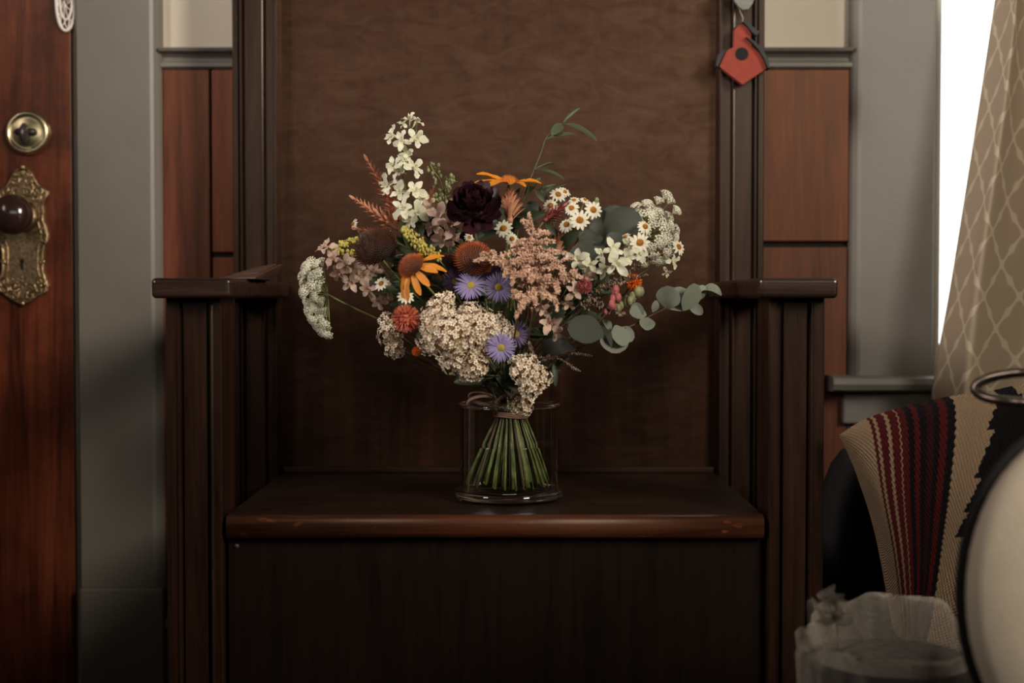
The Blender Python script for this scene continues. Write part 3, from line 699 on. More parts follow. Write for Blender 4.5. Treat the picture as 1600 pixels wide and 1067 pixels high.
build(MB().lathe([(rv*1.00+0.0022*cos(a)+0.0012, HV-0.003+0.0022*sin(a)) for a in [2*pi*i/10 for i in range(10)]], 64, TV, True), 'glass_rim', M_thick, vase, smooth=True)
zw = pz(694, YV)-zseat
M_water = thin_glass('water', (0.86, 0.90, 0.80, 1), 0.0, 1.6, 1.33)
b = MB().lathe([(0.0001, 0.0145), (rv*0.965, 0.0145), (rv*0.965, zw-0.001), (rv*0.98, zw+0.0005), (rv*0.94, zw), (0.0001, zw)], 64, TV)
wt = build(b, 'water', M_water, None, smooth=True); tag(wt, 'clear water filling the lower half of the glass jar', 'water')

T0 = Vector((px(799, YV), YV, pz(648, YV)))
M_twine = mat('pinkish_ribbon', rgb(146, 112, 96), 0.7, var=0.2)
tw = empty('ribbon_bow', T0, 'thin pinkish brown ribbon tied in a bow round the stems at the jar mouth', 'ribbon')
b = MB()
for k in range(3): b.tube([T0 + Vector((0.0205*cos(a), 0.0205*sin(a), -0.002+0.0022*k + 0.001*sin(a*2))) for a in [2*pi*i/28 for i in range(29)]], 0.0011, 5)
build(b, 'wrap', M_twine, tw, smooth=True)
def loop(cu_, cv, ru, rv_, tilt):
    pts = []
    for i in range(25):
        a = 2*pi*i/24; x = ru*cos(a); y = rv_*sin(a)
        pts.append(P(cu_ + x*cos(tilt)-y*sin(tilt), cv + x*sin(tilt)+y*cos(tilt), 1.700 + 0.008*sin(a)))
    return pts
for q in ((757, 623, 24, 9, 0.25), (752, 628, 22, 9, -0.15), (793, 624, 19, 7, -0.35)):
    build(MB().tube(loop(*q), 0.0013, 6, False, 2.0), 'bow_loop', M_twine, tw, smooth=True)

# ------------------------------------------------------------------ flowers
G = dict(
 stem=mat('stem_green', rgb(128, 128, 76), 0.5, col2=rgb(76, 82, 42), vscale=90, trans=0.1),
 stemd=mat('stem_dark', rgb(64, 70, 44), 0.6),
 stemr=mat('stem_brown', rgb(84, 60, 44), 0.6),
 leaf=mat('leaf_dark', rgb(56, 66, 42), 0.5, var=0.3, vscale=60, trans=0.15),
 leaf2=mat('leaf_mid', rgb(74, 82, 54), 0.5, var=0.3, vscale=60, trans=0.2),
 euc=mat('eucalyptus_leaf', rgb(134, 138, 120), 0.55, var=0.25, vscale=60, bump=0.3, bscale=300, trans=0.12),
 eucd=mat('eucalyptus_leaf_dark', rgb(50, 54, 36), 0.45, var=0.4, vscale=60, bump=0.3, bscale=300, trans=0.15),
 white=mat('white_petal', rgb(240, 236, 214), 0.6, col2=rgb(214, 212, 176), vscale=140, trans=0.3),
 blush=mat('blush_petal', rgb(226, 200, 180), 0.6, col2=rgb(198, 164, 142), vscale=120, trans=0.3),
 daisy=mat('daisy_petal', rgb(226, 218, 194), 0.6, trans=0.2),
 disc=mat('daisy_disc', rgb(222, 150, 34), 0.8, col2=rgb(176, 104, 20), vscale=700, bump=0.8, bscale=900),
 gold=mat('golden_petal', rgb(238, 158, 50), 0.55, col2=rgb(202, 116, 28), vscale=80, trans=0.25),
 goldd=mat('orange_disc', rgb(226, 140, 40), 0.8, col2=rgb(160, 84, 24), vscale=500),
 cone=mat('cone_core', rgb(52, 32, 22), 0.8),
 spineo=mat('cone_spines_orange', rgb(206, 104, 44), 0.6, col2=rgb(120, 56, 26), vscale=70),
 spined=mat('cone_spines_dark', rgb(98, 52, 30), 0.6, col2=rgb(24, 16, 12), vscale=60),
 burg=mat('burgundy_petal', rgb(58, 22, 32), 0.42, col2=rgb(30, 12, 18), vscale=60, trans=0.08),
 aster=mat('aster_petal', rgb(164, 150, 192), 0.6, col2=rgb(130, 112, 160), vscale=90, trans=0.25),
 asterd=mat('aster_petal_deep', rgb(94, 74, 112), 0.6, trans=0.2),
 adisc=mat('aster_disc', rgb(190, 170, 60), 0.8, bump=0.6, bscale=900),
 yar=mat('yarrow_cream', rgb(250, 238, 216), 0.65, col2=rgb(226, 200, 170), vscale=160, trans=0.15),
 yarc=mat('yarrow_centre', rgb(132, 104, 72), 0.9),
 lace=mat('lace_floret', rgb(244, 240, 222), 0.7, col2=rgb(218, 214, 184), vscale=100, trans=0.2),
 astil=mat('astilbe_pink', rgb(234, 198, 170), 0.75, col2=rgb(190, 146, 118), vscale=130, trans=0.2),
 celo=mat('celosia_rust', rgb(216, 158, 124), 0.6, col2=rgb(176, 106, 80), vscale=60, trans=0.2),
 coral=mat('coral_pompon', rgb(220, 124, 92), 0.6, col2=rgb(176, 84, 66), vscale=80, trans=0.2),
 golr=mat('goldenrod_bud', rgb(196, 178, 84), 0.7, col2=rgb(138, 130, 60), vscale=150),
 bud=mat('green_bud', rgb(140, 142, 96), 0.6, col2=rgb(104, 104, 66), vscale=90),
 pink=mat('pink_petal', rgb(206, 116, 108), 0.6, col2=rgb(160, 84, 84), vscale=120, trans=0.2),
 speck=mat('heather_speck', rgb(150, 128, 100), 0.45, col2=rgb(48, 28, 22), vscale=200),
 orange=mat('orange_bead', rgb(226, 112, 30), 0.5),
)
STEMS = []
def bez(p, n_):
    return [p[0]*(1-t)**3 + p[1]*3*t*(1-t)**2 + p[2]*3*t*t*(1-t) + p[3]*t**3 for t in [i/n_ for i in range(n_+1)]]
GA = 2.39996
def stem_pts(H, n, back=0.05):
    """from the head down through the tie and out to the foot of the jar"""
    i = len(STEMS); STEMS.append(1)
    H = Vector(H); n = Vector(n).normalized()
    a = i*GA; rt = 0.0165*sqrt(((i*7) % 41 + 0.5)/41)
    rel = H - T0
    # sit on the side of the bunch the head leans to, but spread evenly
    tie = T0 + Vector((rt*cos(a), rt*sin(a), rnd(-0.002, 0.002)))
    foot_r = 0.012 + 0.041*sqrt(((i*7) % 41 + 0.5)/41)
    a2 = a + 0.25
    foot = Vector((vc.x + foot_r*cos(a2), vc.y + foot_r*sin(a2), zseat + rnd(0.016, 0.024)))
    up = max(0.03, rel.z*0.45)
    c2 = tie + Vector((rel.x*0.12, rel.y*0.12, up))
    c1 = H - n*back + Vector((0, 0, -back*0.3))
    top = bez([H, c1, c2, tie], 14)
    mid = tie.lerp(foot, 0.5) + Vector(((tie.x-vc.x)*0.2, (tie.y-vc.y)*0.2, 0))
    low = [tie*(1-t)**2 + mid*2*t*(1-t) + foot*t*t for t in (0.2, 0.4, 0.6, 0.8, 1.0)]
    return top + low, foot
def new_flower(name, label, cat, H, n, r=0.0014, ms='stem', back=0.05, group=None):
    pts, foot = stem_pts(H, n, back)
    root = empty(name, foot, label, cat, group)
    fat = rnd(0.9, 1.8); rs = [r*0.75 + r*(fat-0.75)*max(0, (i-7)/(len(pts)-8)) for i in range(len(pts))]
    build(MB().tube(pts, rs, 7), 'stem', G[ms], root, smooth=True)
    return root, pts
CAMD = Vector((0, -1, 0))
def toc(x=0, z=0, y=-1): return Vector((x, y, z)).normalized()

# shared meshes -------------------------------------------------
def rays_mesh(name, nn, L_, w, a0, a1, m, layers=1, tip=0.6, notch=0.0):
    b = MB()
    for l in range(layers):
        for k in range(nn):
            a = 2*pi*(k+0.5*l+rnd(-0.12, 0.12))/nn
            b.petal(L_*rnd(0.88, 1.05), w, a0+rnd(-.12, .12)+0.15*l, a1+rnd(-.15, .15), 0.12, tip, 4, RZ(a) @ Matrix.Translation((L_*0.10, 0, 0.0003*l)), 0.4, 0.0, notch)
    return b.mesh(name, m)
daisy_p = [rays_mesh('ray_petals', 12, 1.0, 0.36, 0.25, -0.3, G['daisy']), rays_mesh('ray_petals', 14, 1.0, 0.34, 0.1, -0.6, G['daisy'])]
b = MB(); b.lathe([(0.001, 0.30), (0.16, 0.28), (0.30, 0.20), (0.38, 0.06), (0.36, -0.04), (0.1, -0.12), (0.001, -0.12)], 14)
for k in range(40):
    r_ = 0.34*sqrt((k+.5)/40); b.octa((r_*cos(k*GA), r_*sin(k*GA), 0.30-1.3*r_*r_), 0.045)
daisy_d = b.mesh('disc', G['disc'])
aster_p = [rays_mesh('ray_petals', 19, 1.0, 0.115, 0.4, -0.2, G['aster'], 2, 0.6), rays_mesh('ray_petals', 18, 1.0, 0.11, 0.4, 0.1, G['asterd'], 2, 0.6)]
b = MB(); b.lathe([(0.001, 0.16), (0.14, 0.14), (0.24, 0.08), (0.26, 0.0), (0.08, -0.15), (0.001, -0.15)], 14)
for k in range(40):
    r_ = 0.23*sqrt((k+.5)/40); b.octa((r_*cos(k*GA), r_*sin(k*GA), 0.165-1.4*r_*r_), 0.032)
aster_d = b.mesh('disc', G['adisc'])

def head(parent, pos, n, r, pm, dm, roll=0):
    M = fr(pos, n, roll) @ SC(r)
    h = put('flower_head', dm, parent, M)
    put('ray_petals', pm, h, M)
    return h
def side_stem(parent, p, q, r=0.0009, ms='stem', sag=0.0):
    p, q = Vector(p), Vector(q); m_ = (p+q)/2 + Vector((0, 0, -abs(sag) - (q-p).length*0.08))
    pts = [p*(1-t)**2 + m_*2*t*(1-t) + q*t*t for t in [i/6 for i in range(7)]]
    build(MB().tube(pts, r, 5), 'side_stem', G[ms], parent, smooth=True)

# chamomile sprays: (u, v, Y, radius px, facing x, z)
def chamomile(label, heads, leaf=True):
    u, v, Y, r, nx, nz = heads[0]; H = P(u, v, Y); n = toc(nx, nz)
    root, pts = new_flower('chamomile', label, 'flower', H - n*R(r, Y)*0.12, n, 0.0010, back=0.03)
    for k, (u, v, Y, r, nx, nz) in enumerate(heads):
        p = P(u, v, Y); n = toc(nx, nz); rr = R(r, Y)
        head(root, p, n, rr, daisy_p[k % 2], daisy_d, rnd(0, 3))
        if k: side_stem(root, p - n*rr*0.12, pts[5 + k % 3], 0.0007)
chamomile('white and yellow chamomile pair just right of the topmost golden flower', [(872,304,1.70,13,0.3,0.6),(860,321,1.69,12,-0.2,0.3),(882,300,1.72,10,0.5,0.9)])
chamomile('chamomile spray of open daisies left of the round eucalyptus leaves', [(906,344,1.635,15,0.0,0.15),(893,325,1.66,12,-0.3,0.5),(927,328,1.65,14,0.25,0.2),(885,351,1.65,13,-0.4,0.6),(897,313,1.69,9,-0.2,1.2),(914,312,1.69,8,0.6,1.2)])
chamomile('chamomile spray beside and below the right-hand lace umbel', [(1000,379,1.63,15,0.0,0.1),(1008,354,1.64,12,0.4,0.5),(1060,386,1.68,13,0.9,0.5),(977,370,1.65,9,-0.4,0.8),(953,330,1.70,7,-0.2,1.4)])
chamomile('two chamomile daisies beside the dark burgundy bloom, above the pink plume', [(787,357,1.63,14,-0.2,0.3),(800,373,1.625,10,0.2,0.0),(733,371,1.66,8,0.4,0.6)])
chamomile('lone chamomile daisies among blush blossoms on the left of the bouquet', [(596,443,1.62,12,-0.5,0.6),(552,350,1.72,9,-1.5,0.3),(623,412,1.66,10,-0.4,0.2)])
chamomile('shadowed chamomile daisy above the coral pompon', [(634,463,1.625,13,0.2,0.5)])

# asters
def aster(label, u, v, Y, r, nx, nz, deep=0):
    H = P(u, v, Y); n = toc(nx, nz); rr = R(r, Y)
    root, _ = new_flower('purple_aster', label, 'flower', H-n*rr*0.15, n, 0.0009, back=0.035)
    head(root, H, n, rr, aster_p[deep], aster_d, rnd(0, 3))
aster('bright lilac aster in front, between the two yarrow clusters', 783, 543, 1.585, 23, 0.1, 0.05)
aster('lilac aster facing forward beside the pink plume', 779, 449, 1.60, 23, 0.1, -0.1)
aster('violet aster facing left, below the orange-brown cone', 736, 446, 1.605, 25, -0.1, 0.5)
aster('deep violet aster half hidden behind the pink plume', 762, 420, 1.615, 24, 0.2, 0.3, 1)
aster('dark shadowed violet aster leftmost in the violet cluster', 712, 440, 1.64, 22, -0.5, 0.2, 1)
aster('dim violet aster peeping out behind the lowest lilac aster', 806, 522, 1.63, 22, 0.5, 0.2, 1)

# rudbeckia style flowers with separate petals
pet_gold = [MB().petal(1.0, 0.30, 0.1, -0.35, 0.16, 0.5, 6, None, 0.35, 0.1).mesh('petal', G['gold']), MB().petal(1.0, 0.34, 0.25, -0.1, 0.2, 0.55, 6, None, 0.3, 0.15).mesh('petal', G['gold'])]
def cone_mesh(name, rr, hh, spines, sl, core, sm, k2=1.0):
    """returns core mesh and spine mesh (unit size)"""
    c_ = MB(); pr = [(rr*sin(pi/2*i/8), hh*cos(pi/2*i/8)) for i in range(9)]; pr[0] = (0.001, hh)
    c_.lathe(pr + [(rr*0.6, -0.12), (0.001, -0.15)], 20)
    s_ = MB()
    for k in range(spines):
        t = (k+0.5)/spines; th = math.acos(1-t)*1.0; a = k*GA
        p = Vector((rr*sin(th)*cos(a), rr*sin(th)*sin(a), hh*cos(th)*0.98))
        d = Vector((sin(th)*cos(a)/rr, sin(th)*sin(a)/rr, cos(th)/hh + 0.5*k2)).normalized()
        q = p + d*sl*rnd(0.8, 1.15); o_ = d.orthogonal().normalized()*0.034; e2 = d.cross(o_)
        s_.add([p+o_, p-o_*0.5+e2*0.85, p-o_*0.5-e2*0.85, q], [(0, 1, 3), (1, 2, 3), (2, 0, 3)])
    return c_.mesh(name, core), s_.mesh('spines', sm, False)
coneA = cone_mesh('cone', 0.86, 0.75, 420, 0.36, G['cone'], G['spined'])
coneB = cone_mesh('cone', 0.9, 0.80, 380, 0.24, G['cone'], G['spineo'])
def golden(label, u, v, Y, rpx, n, conek, cr, petals, tilt0, nm='coneflower', pm=None):
    H = P(u, v, Y); n = Vector(n).normalized(); rr = R(rpx, Y)
    root, _ = new_flower(nm, label, 'flower', H-n*rr*0.08, n, 0.0018, back=0.05)
    M = fr(H, n)
    c_ = put('cone', conek[0], root, M @ SC(rr*cr)); s_ = put('spines', conek[1], c_, M @ SC(rr*cr)); s_['kind'] = 'stuff'
    for (a, L_, el) in petals:
        put('petal', random.choice(pet_gold), root, M @ RZ(a) @ Matrix.Translation((rr*cr*0.6, 0, 0)) @ RY(-el) @ RX(rnd(-.3, .3)) @ SC(rr*L_))
    return root
coneC = cone_mesh('cone', 0.8, 0.55, 160, 0.35, G['goldd'], G['goldd'])
golden('golden yellow daisy seen side-on at the top centre of the bouquet', 795, 285, 1.67, 54, (0.08, -0.14, 1), coneC, 0.27,
       [(a, rnd(0.72, 0.95), rnd(-0.12, 0.12)) for a in [0.1, .55, 1.1, 1.6, 2.2, 2.75, 3.2, 3.7, 4.2, 4.75, 5.2, 5.75]], 0, 'golden_daisy')
golden('orange coneflower with drooping golden petals and bristly brown cone, left of centre', 645, 418, 1.60, 50, (-0.55, -0.55, 0.62), coneB, 0.44,
       [(a, rnd(0.66, 0.9), rnd(-0.75, -0.35)) for a in [0.0, .42, .8, 1.25, 1.8, 2.5, 3.3, 4.0, 4.45, 4.85, 5.3, 5.75]], 0)
golden('large dark bristly coneflower head without petals, at the upper left', 590, 392, 1.62, 34, (-0.35, -0.6, 0.6), coneA, 1.0, [], 0)
golden('rust-orange bristly coneflower head in the middle of the bouquet', 739, 408, 1.615, 33, (0.1, -0.7, 0.65), coneB, 0.95, [], 0)
golden('small rust cone half hidden right of the coneflower with golden petals', 703, 418, 1.66, 22, (0.1, -0.7, 0.65), coneA, 1.0, [], 0)

# burgundy dahlia
def layered(label, name, cat, u, v, Y, rpx, n, m, layers, w, r_=0.002, sq=1.0, part='petal'):
    H = P(u, v, Y); n = Vector(n).normalized(); rr = R(rpx, Y)
    root, _ = new_flower(name, label, cat, H-n*rr*0.35, n, r_, back=0.05)
    pm = [MB().petal(1.0, w, 0.0, 0.9, 0.3, 0.62, 6, None, 0.4, 0.35).mesh('petal', m), MB().petal(1.0, w*0.9, 0.1, 1.2, 0.35, 0.6, 6, None, 0.4, -0.4).mesh('petal', m)]
    M = fr(H, n)
    for (cnt, el, L_, z0) in layers:
        for k in range(cnt):
            a = 2*pi*(k + rnd(-.2, .2))/cnt + el*3
            put(part, random.choice(pm), root, M @ RZ(a) @ Matrix.Translation((rr*0.06, 0, rr*z0)) @ RY(-el+rnd(-.1, .1)) @ SC(rr*L_*rnd(.92, 1.08)))
    build(MB().ball((0, 0, 0), rr*0.42, M, 14, 8), 'flower_core', m, root, smooth=True)
    return root
layered('large dark burgundy double bloom at the upper centre', 'dahlia', 'flower', 741, 328, 1.62, 46, (0.0, -0.75, 0.55), G['burg'],
        [(11, -0.35, 0.95, -0.15), (11, 0.0, 0.98, -0.05), (10, 0.35, 0.92, 0.05), (9, 0.7, 0.85, 0.12), (8, 1.0, 0.72, 0.2), (6, 1.25, 0.6, 0.25), (4, 1.45, 0.5, 0.3)], 0.62)
# coral pompon
def pompon(label, u, v, Y, rpx, n, m):
    H = P(u, v, Y); n = Vector(n).normalized(); rr = R(rpx, Y)
    root, _ = new_flower('pompon_flower', label, 'flower', H-n*rr*0.5, n, 0.0013)
    b = MB()
    for k in range(280):
        t = (k+0.5)/280; th = math.acos(1-1.75*t); a = k*GA
        d = Vector((sin(th)*cos(a), sin(th)*sin(a), cos(th)))
        b.petal(0.62, 0.10, 0.1, 0.6, 0.3, 0.6, 3, fr(d*0.42, d, rnd(0, 6)) @ RY(-pi/2), 0.5)
    h = build(MB().ball((0, 0, 0), 0.55, None, 14, 9), 'flower_head', m, root, smooth=True, M=fr(H, n) @ SC(rr))
    put('petals', b.mesh('petals', m), h, fr(H, n) @ SC(rr), 'stuff')
pompon('round coral pompon bloom left of the large yarrow cluster', 634, 498, 1.60, 23, (-0.3, -1, 0.1), G['coral'])
pompon('small coral pink tuft at the right tip of the pink plume', 913, 447, 1.60, 13, (0.4, -1, 0.3), G['pink'])
pompon('orange marigold peeping out at the right behind dark sprigs', 990, 441, 1.66, 14, (0.4, -1, 0.5), G['orange'])
pompon('small orange bead flower under the coral pompon', 651, 549, 1.61, 8, (-0.2, -1, -0.2), G['orange'])

# yarrow: domes of tiny five-petalled florets
def floret_into(b, M, r):
    for k in range(5):
        a = 2*pi*k/5; c, s = cos(a), sin(a); t = Vector((-s, c, 0)); e = Vector((c, s, 0))
        b.add([e*0.15*r, e*0.55*r+t*0.38*r+Vector((0, 0, .10*r)), e*1.0*r+t*0.26*r+Vector((0, 0, .28*r)), e*1.0*r-t*0.26*r+Vector((0, 0, .28*r)), e*0.55*r-t*0.38*r+Vector((0, 0, .10*r))], [(0, 4, 3, 2, 1)], M)
def yarrow(label, blobs, stemn=(0, -0.4, 1), fl=0.0034, cat='flower'):
    u, v, Y, r = blobs[0]
    root, pts = new_flower('yarrow', label, cat, P(u, v, Y+0.012), stemn, 0.0016, back=0.03)
    for bi, (u, v, Y, rpx) in enumerate(blobs):
        c = P(u, v, Y); rr = R(rpx, Y); b = MB(); c2 = MB(); nn = max(12, int(2.5*(rr/fl)**2))
        ax = (c - (T0+Vector((0, 0.05, 0.04)))).normalized(); ax = (ax*0.5 + Vector((0, -0.9, 0.25))).normalized()
        for k in range(nn):
            th = math.acos(1-1.25*(k+0.5)/nn); a = k*GA + rnd(-.2, .2)
            d = fr((0, 0, 0), ax).to_3x3() @ Vector((sin(th)*cos(a), sin(th)*sin(a), cos(th)))
            wob = 1+0.28*noise.noise(d*2.4+c*40); p = c + Vector((d.x*rr, d.y*rr*0.8, d.z*rr))*wob*rnd(0.9, 1.06)
            dd = (d + Vector((rnd(-.5, .5), rnd(-.5, .5), rnd(-.5, .5)))).normalized()
            M = fr(p, dd, rnd(0, 6)); floret_into(b, M, fl*rnd(0.8, 1.15)); c2.octa((0, 0, 0.0004), fl*0.26, M)
        g = build(b, 'floret_cluster', G['yar'], root, smooth=False, kind='stuff')
        b3 = MB(); b3.ball(c - ax*rr*0.15, rr*0.72, None, 12, 8); build(b3, 'cluster_heart', G['yarc'], g, smooth=True)
        build(c2, 'floret_centres', G['yarc'], g, kind='stuff')
        if bi: side_stem(root, c+Vector((0, 0.01, -0.005)), pts[8], 0.0011)
yarrow('large cream yarrow cluster at the lower left of the bouquet, beside the coral pompon', [(700,522,1.585,38),(688,480,1.60,20),(678,504,1.60,24),(708,560,1.60,24),(722,505,1.595,20),(672,535,1.61,20)])
yarrow('cream yarrow cluster joining the large one on its right, behind the front lilac aster', [(748,512,1.60,28),(735,490,1.61,18),(772,512,1.605,22),(752,540,1.60,22),(742,572,1.595,22),(732,583,1.60,14),(788,520,1.62,16)])
yarrow('cream yarrow head hanging over the right side of the jar rim', [(822,578,1.60,24),(843,590,1.605,18),(829,602,1.60,18),(808,568,1.605,12)])
yarrow('small cream yarrow head resting on the jar rim', [(812,628,1.640,19),(822,640,1.645,9)])
yarrow('dim shadowed yarrow head at the lower left, behind the coral pompon', [(610,520,1.66,20),(618,545,1.66,15),(604,500,1.67,12)])
yarrow('small cream yarrow tuft above the dark foliage left of the violet asters', [(700,466,1.60,9)])

# queen anne's lace
def umbellet_mesh(n_, r):
    b = MB()
    for k in range(n_):
        q = sqrt((k+.5)/n_); a = k*GA; p = Vector((q*cos(a), q*sin(a), 0.45*(1-q*q)))
        b.tube([Vector((0, 0, -1.0)), p*0.98], 0.02, 3, False)
        floret_into(b, fr(p, Vector((q*cos(a), q*sin(a), 0.9)), rnd(0, 6)), 0.17*rnd(0.8, 1.2))
    return b.mesh('umbellet', G['lace'])
UMB = [umbellet_mesh(34, 1), umbellet_mesh(26, 1)]
def lace(label, pts_fn, H, n, spots, size=0.0085):
    root, _ = new_flower('queen_annes_lace', label, 'flower', H, n, 0.0016, back=0.06)
    for p, d in spots:
        rb_ = MB(); q = p - Vector(d)*size*0.9; m_ = H.lerp(q, 0.5) + Vector(d)*(-0.004)
        rb_.tube([H*(1-t)**2 + m_*2*t*(1-t) + q*t*t for t in (0, .25, .5, .75, 1)], 0.00055, 4)
        ry = build(rb_, 'ray', G['stem'], root, smooth=True)
        put('umbellet', random.choice(UMB), ry, fr(p, d, rnd(0, 6)) @ SC(size*rnd(0.8, 1.1)), 'stuff')
# right: dome facing up right
H = P(1003, 372, 1.70); ax = (P(1048, 350, 1.66)-H).normalized(); ax = (ax + Vector((0, -0.45, 0.0))).normalized()
spots = []
for k in range(34):
    q = sqrt((k+.5)/34); a = k*GA; th = q*1.22
    d = fr((0, 0, 0), ax).to_3x3() @ Vector((sin(th)*cos(a), sin(th)*sin(a), cos(th)))
    spots.append((H + d*0.042*rnd(0.9, 1.05), d))
for (u, v) in ((1042, 303), (1048, 312), (1058, 328), (1030, 312), (1012, 316)):
    p = P(u, v, 1.68); spots.append((p, (p-H).normalized()))
lace('white lace umbel standing up at the upper right of the bouquet', None, H, ax, spots)
# left: crescent hanging down
H = P(512, 460, 1.66); arc = [(484,408),(478,424),(472,440),(474,456),(478,472),(482,488),(488,500),(496,512),(504,520),(492,412),(500,408),(488,430),(486,446),(490,464),(492,482),(500,498),(508,508),(500,440),(504,488),(478,416),(496,426),(496,452),(470,430),(484,478),(512,523),(500,470)]
spots = []
for (u, v) in arc:
    p = P(u, v, 1.655+rnd(-0.025, 0.02)); d = (p-H).normalized(); spots.append((p, (d+Vector((-0.3, -0.5, 0))).normalized()))
lace('drooping white lace umbel hanging at the far left of the bouquet', None, H, Vector((-0.85, -0.3, 0.25)), spots, 0.0082)

# larkspur: florets with five petals
LP = {k: [MB().petal(1.0, 0.58, 0.25, -0.25, 0.14, 0.58, 5, None, 0.2, 0.4).mesh('petal', G[k]), MB().petal(1.0, 0.50, 0.5, 0.0, 0.2, 0.6, 5, None, 0.18, -0.5, 0.06).mesh('petal', G[k])] for k in ('white', 'blush')}
LE = {}
for k in ('white', 'blush'):
    b = MB(); b.tube([(0, 0, 0), (0, 0, -0.25), (0.05, 0.0, -0.7), (0.16, 0, -1.1)], [0.16, 0.14, 0.07, 0.03], 6)
    for i in range(3): b.petal(0.45, 0.3, 0.9, 1.2, 0.3, 0.6, 3, RZ(i*2.1), 0.4)
    LE[k] = b.mesh('floret', G[k])
def floret(parent, pos, n, r, k='white', npet=5):
    M = fr(pos, n, rnd(0, 6)) @ SC(r); f_ = put('floret', LE[k], parent, M)
    for i in range(npet):
        put('petal', random.choice(LP[k]), f_, M @ RZ(2*pi*i/npet+rnd(-.2, .2)) @ RY(rnd(-0.75, 0.35)) @ RX(rnd(-0.4, 0.4)) @ SC(rnd(0.8, 1.15)))
def larkspur(label, H, n, axis_pts, fl, k='white', Y=1.69, sr=0.0014):
    root, pts = new_flower('larkspur', label, 'flower', P(*H), n, sr)
    ap = [tuple(P(*q)) for q in axis_pts]
    if len(ap) > 1:
        build(MB().tube([catmull(ap, i/16) for i in range(17)], [sr*(1-0.5*(1-i/16)) for i in range(17)], 6), 'flower_spike', G['stem'], root, smooth=True)
    for (u, v, Yy, rpx, nx, ny, nz) in fl:
        p = P(u, v, Yy); nn = Vector((nx, ny, nz)).normalized()
        floret(root, p, nn, R(rpx, Yy)*1.36, k)
        j = min(range(20), key=lambda i: (Vector(catmull(ap, i/19))-p).length) if len(ap) > 1 else 0
        a_ = Vector(catmull(ap, max(0, min(19, j+1))/19)) if len(ap) > 1 else pts[3]
        if (a_-p).length > 0.003: build(MB().tube([p-nn*R(rpx, Yy)*0.3, (a_+p)/2-nn*0.003, a_], 0.0006, 5), 'pedicel', G['stem'], root, smooth=True)
    return root
larkspur('tall white larkspur spike rising at the upper left', (664, 356, 1.69), (-0.15, 0, 1),
  [(651,190,1.67),(650,208,1.67),(638,228,1.67),(632,250,1.67),(630,278,1.67),(636,305,1.675),(648,332,1.68),(664,356,1.69)],
  [(641,188,1.665,10,0.1,-0.5,1),(631,194,1.67,8,-0.8,-0.5,0.6),(650,190,1.66,9,0.5,-0.3,1),(614,212,1.66,13,-0.8,-0.7,0.2),(628,220,1.65,12,-0.3,-1,-0.1),(649,216,1.65,15,0.4,-1,0.0),
   (636,240,1.66,11,-0.2,-1,0.2),(615,258,1.665,12,-0.7,-0.8,0.3),(632,250,1.65,10,0,-1,0),(647,262,1.65,14,0.5,-0.9,0.1),(625,268,1.67,11,-0.5,-1,0),(606,290,1.68,14,-0.6,-0.8,0.2),(625,300,1.67,14,-0.2,-1,0.2),(648,298,1.66,15,0.3,-1,0.3),(658,310,1.67,12,0.6,-0.8,0.1),(630,325,1.66,16,-0.3,-1,0.2),(652,332,1.655,15,0.3,-1,-0.1),(641,345,1.665,12,0,-1,-0.3)])
larkspur('blush pink larkspur fading into shadow below the tall white spike', (700, 380, 1.68), (0, -0.2, 1), [(672,315,1.69),(685,335,1.69),(695,360,1.69),(705,395,1.69)],
  [(686,338,1.655,16,0,-1,0.3),(700,352,1.655,16,0.4,-1,0.1),(676,352,1.67,15,-0.4,-1,0),(692,370,1.66,15,0.2,-1,-0.3),(670,325,1.67,12,-0.3,-0.8,0.5),(706,372,1.67,13,0.6,-0.8,0),(645,360,1.68,12,-0.3,-1,0.2)], 'blush')
larkspur('blush larkspur spike leaning out at the left, above the drooping lace umbel', (590, 462, 1.69), (-0.8, 0, 0.4), [(506,378,1.69),(520,400,1.69),(545,425,1.69),(570,448,1.69),(590,462,1.69)],
  [(510,386,1.66,14,-0.5,-0.8,0.6),(522,404,1.65,13,-0.6,-0.9,0),(540,412,1.645,15,0,-1,0.3),(530,425,1.65,14,-0.2,-1,-0.3),(552,418,1.66,14,0.3,-1,0.4),(549,440,1.655,13,0,-1,-0.4),(566,432,1.66,13,0.2,-1,0.2),(575,452,1.65,13,-0.1,-1,-0.1),(583,425,1.68,12,0.2,-1,0.5),(592,470,1.66,13,0,-1,-0.3),(604,456,1.67,12,0.3,-1,0)], 'blush')
larkspur('white larkspur blossoms at the right, below the chamomile beside the lace umbel', (900, 425, 1.67), (0.5, 0, 0.8), [(1000,385,1.66),(970,398,1.66),(940,410,1.66),(915,420,1.66),(900,430,1.67)],
  [(903,405,1.62,15,-0.3,-1,0.2),(921,413,1.62,13,0.2,-1,-0.2),(940,398,1.63,12,-0.3,-1,0.5),(958,390,1.63,14,0,-1,0.4),(962,412,1.615,17,0.2,-1,0.0),(980,402,1.62,13,0.4,-1,0.1),(946,420,1.625,13,-0.2,-1,-0.4),(1000,397,1.63,13,0.5,-0.9,0.3),(985,385,1.64,12,0.1,-0.8,0.9),(1050,408,1.67,11,0.6,-0.8,-0.3),(1042,424,1.67,8,0.3,-0.9,-0.7)], 'white')
larkspur('cream larkspur blossoms right of the lower pink plume', (880, 480, 1.67), (0.4, -0.3, 0.8), [(905,450,1.64),(895,470,1.65),(880,485,1.66),(865,510,1.67)],
  [(897,456,1.60,14,0.2,-1,0.1),(887,474,1.61,10,-0.1,-1,-0.4),(848,482,1.605,12,-0.1,-1,-0.3),(858,505,1.62,16,0.1,-1,-0.2),(868,518,1.63,11,0.4,-1,-0.2),(915,432,1.63,12,0.3,-1,0.2),(925,425,1.64,12,0.5,-1,0)], 'blush')

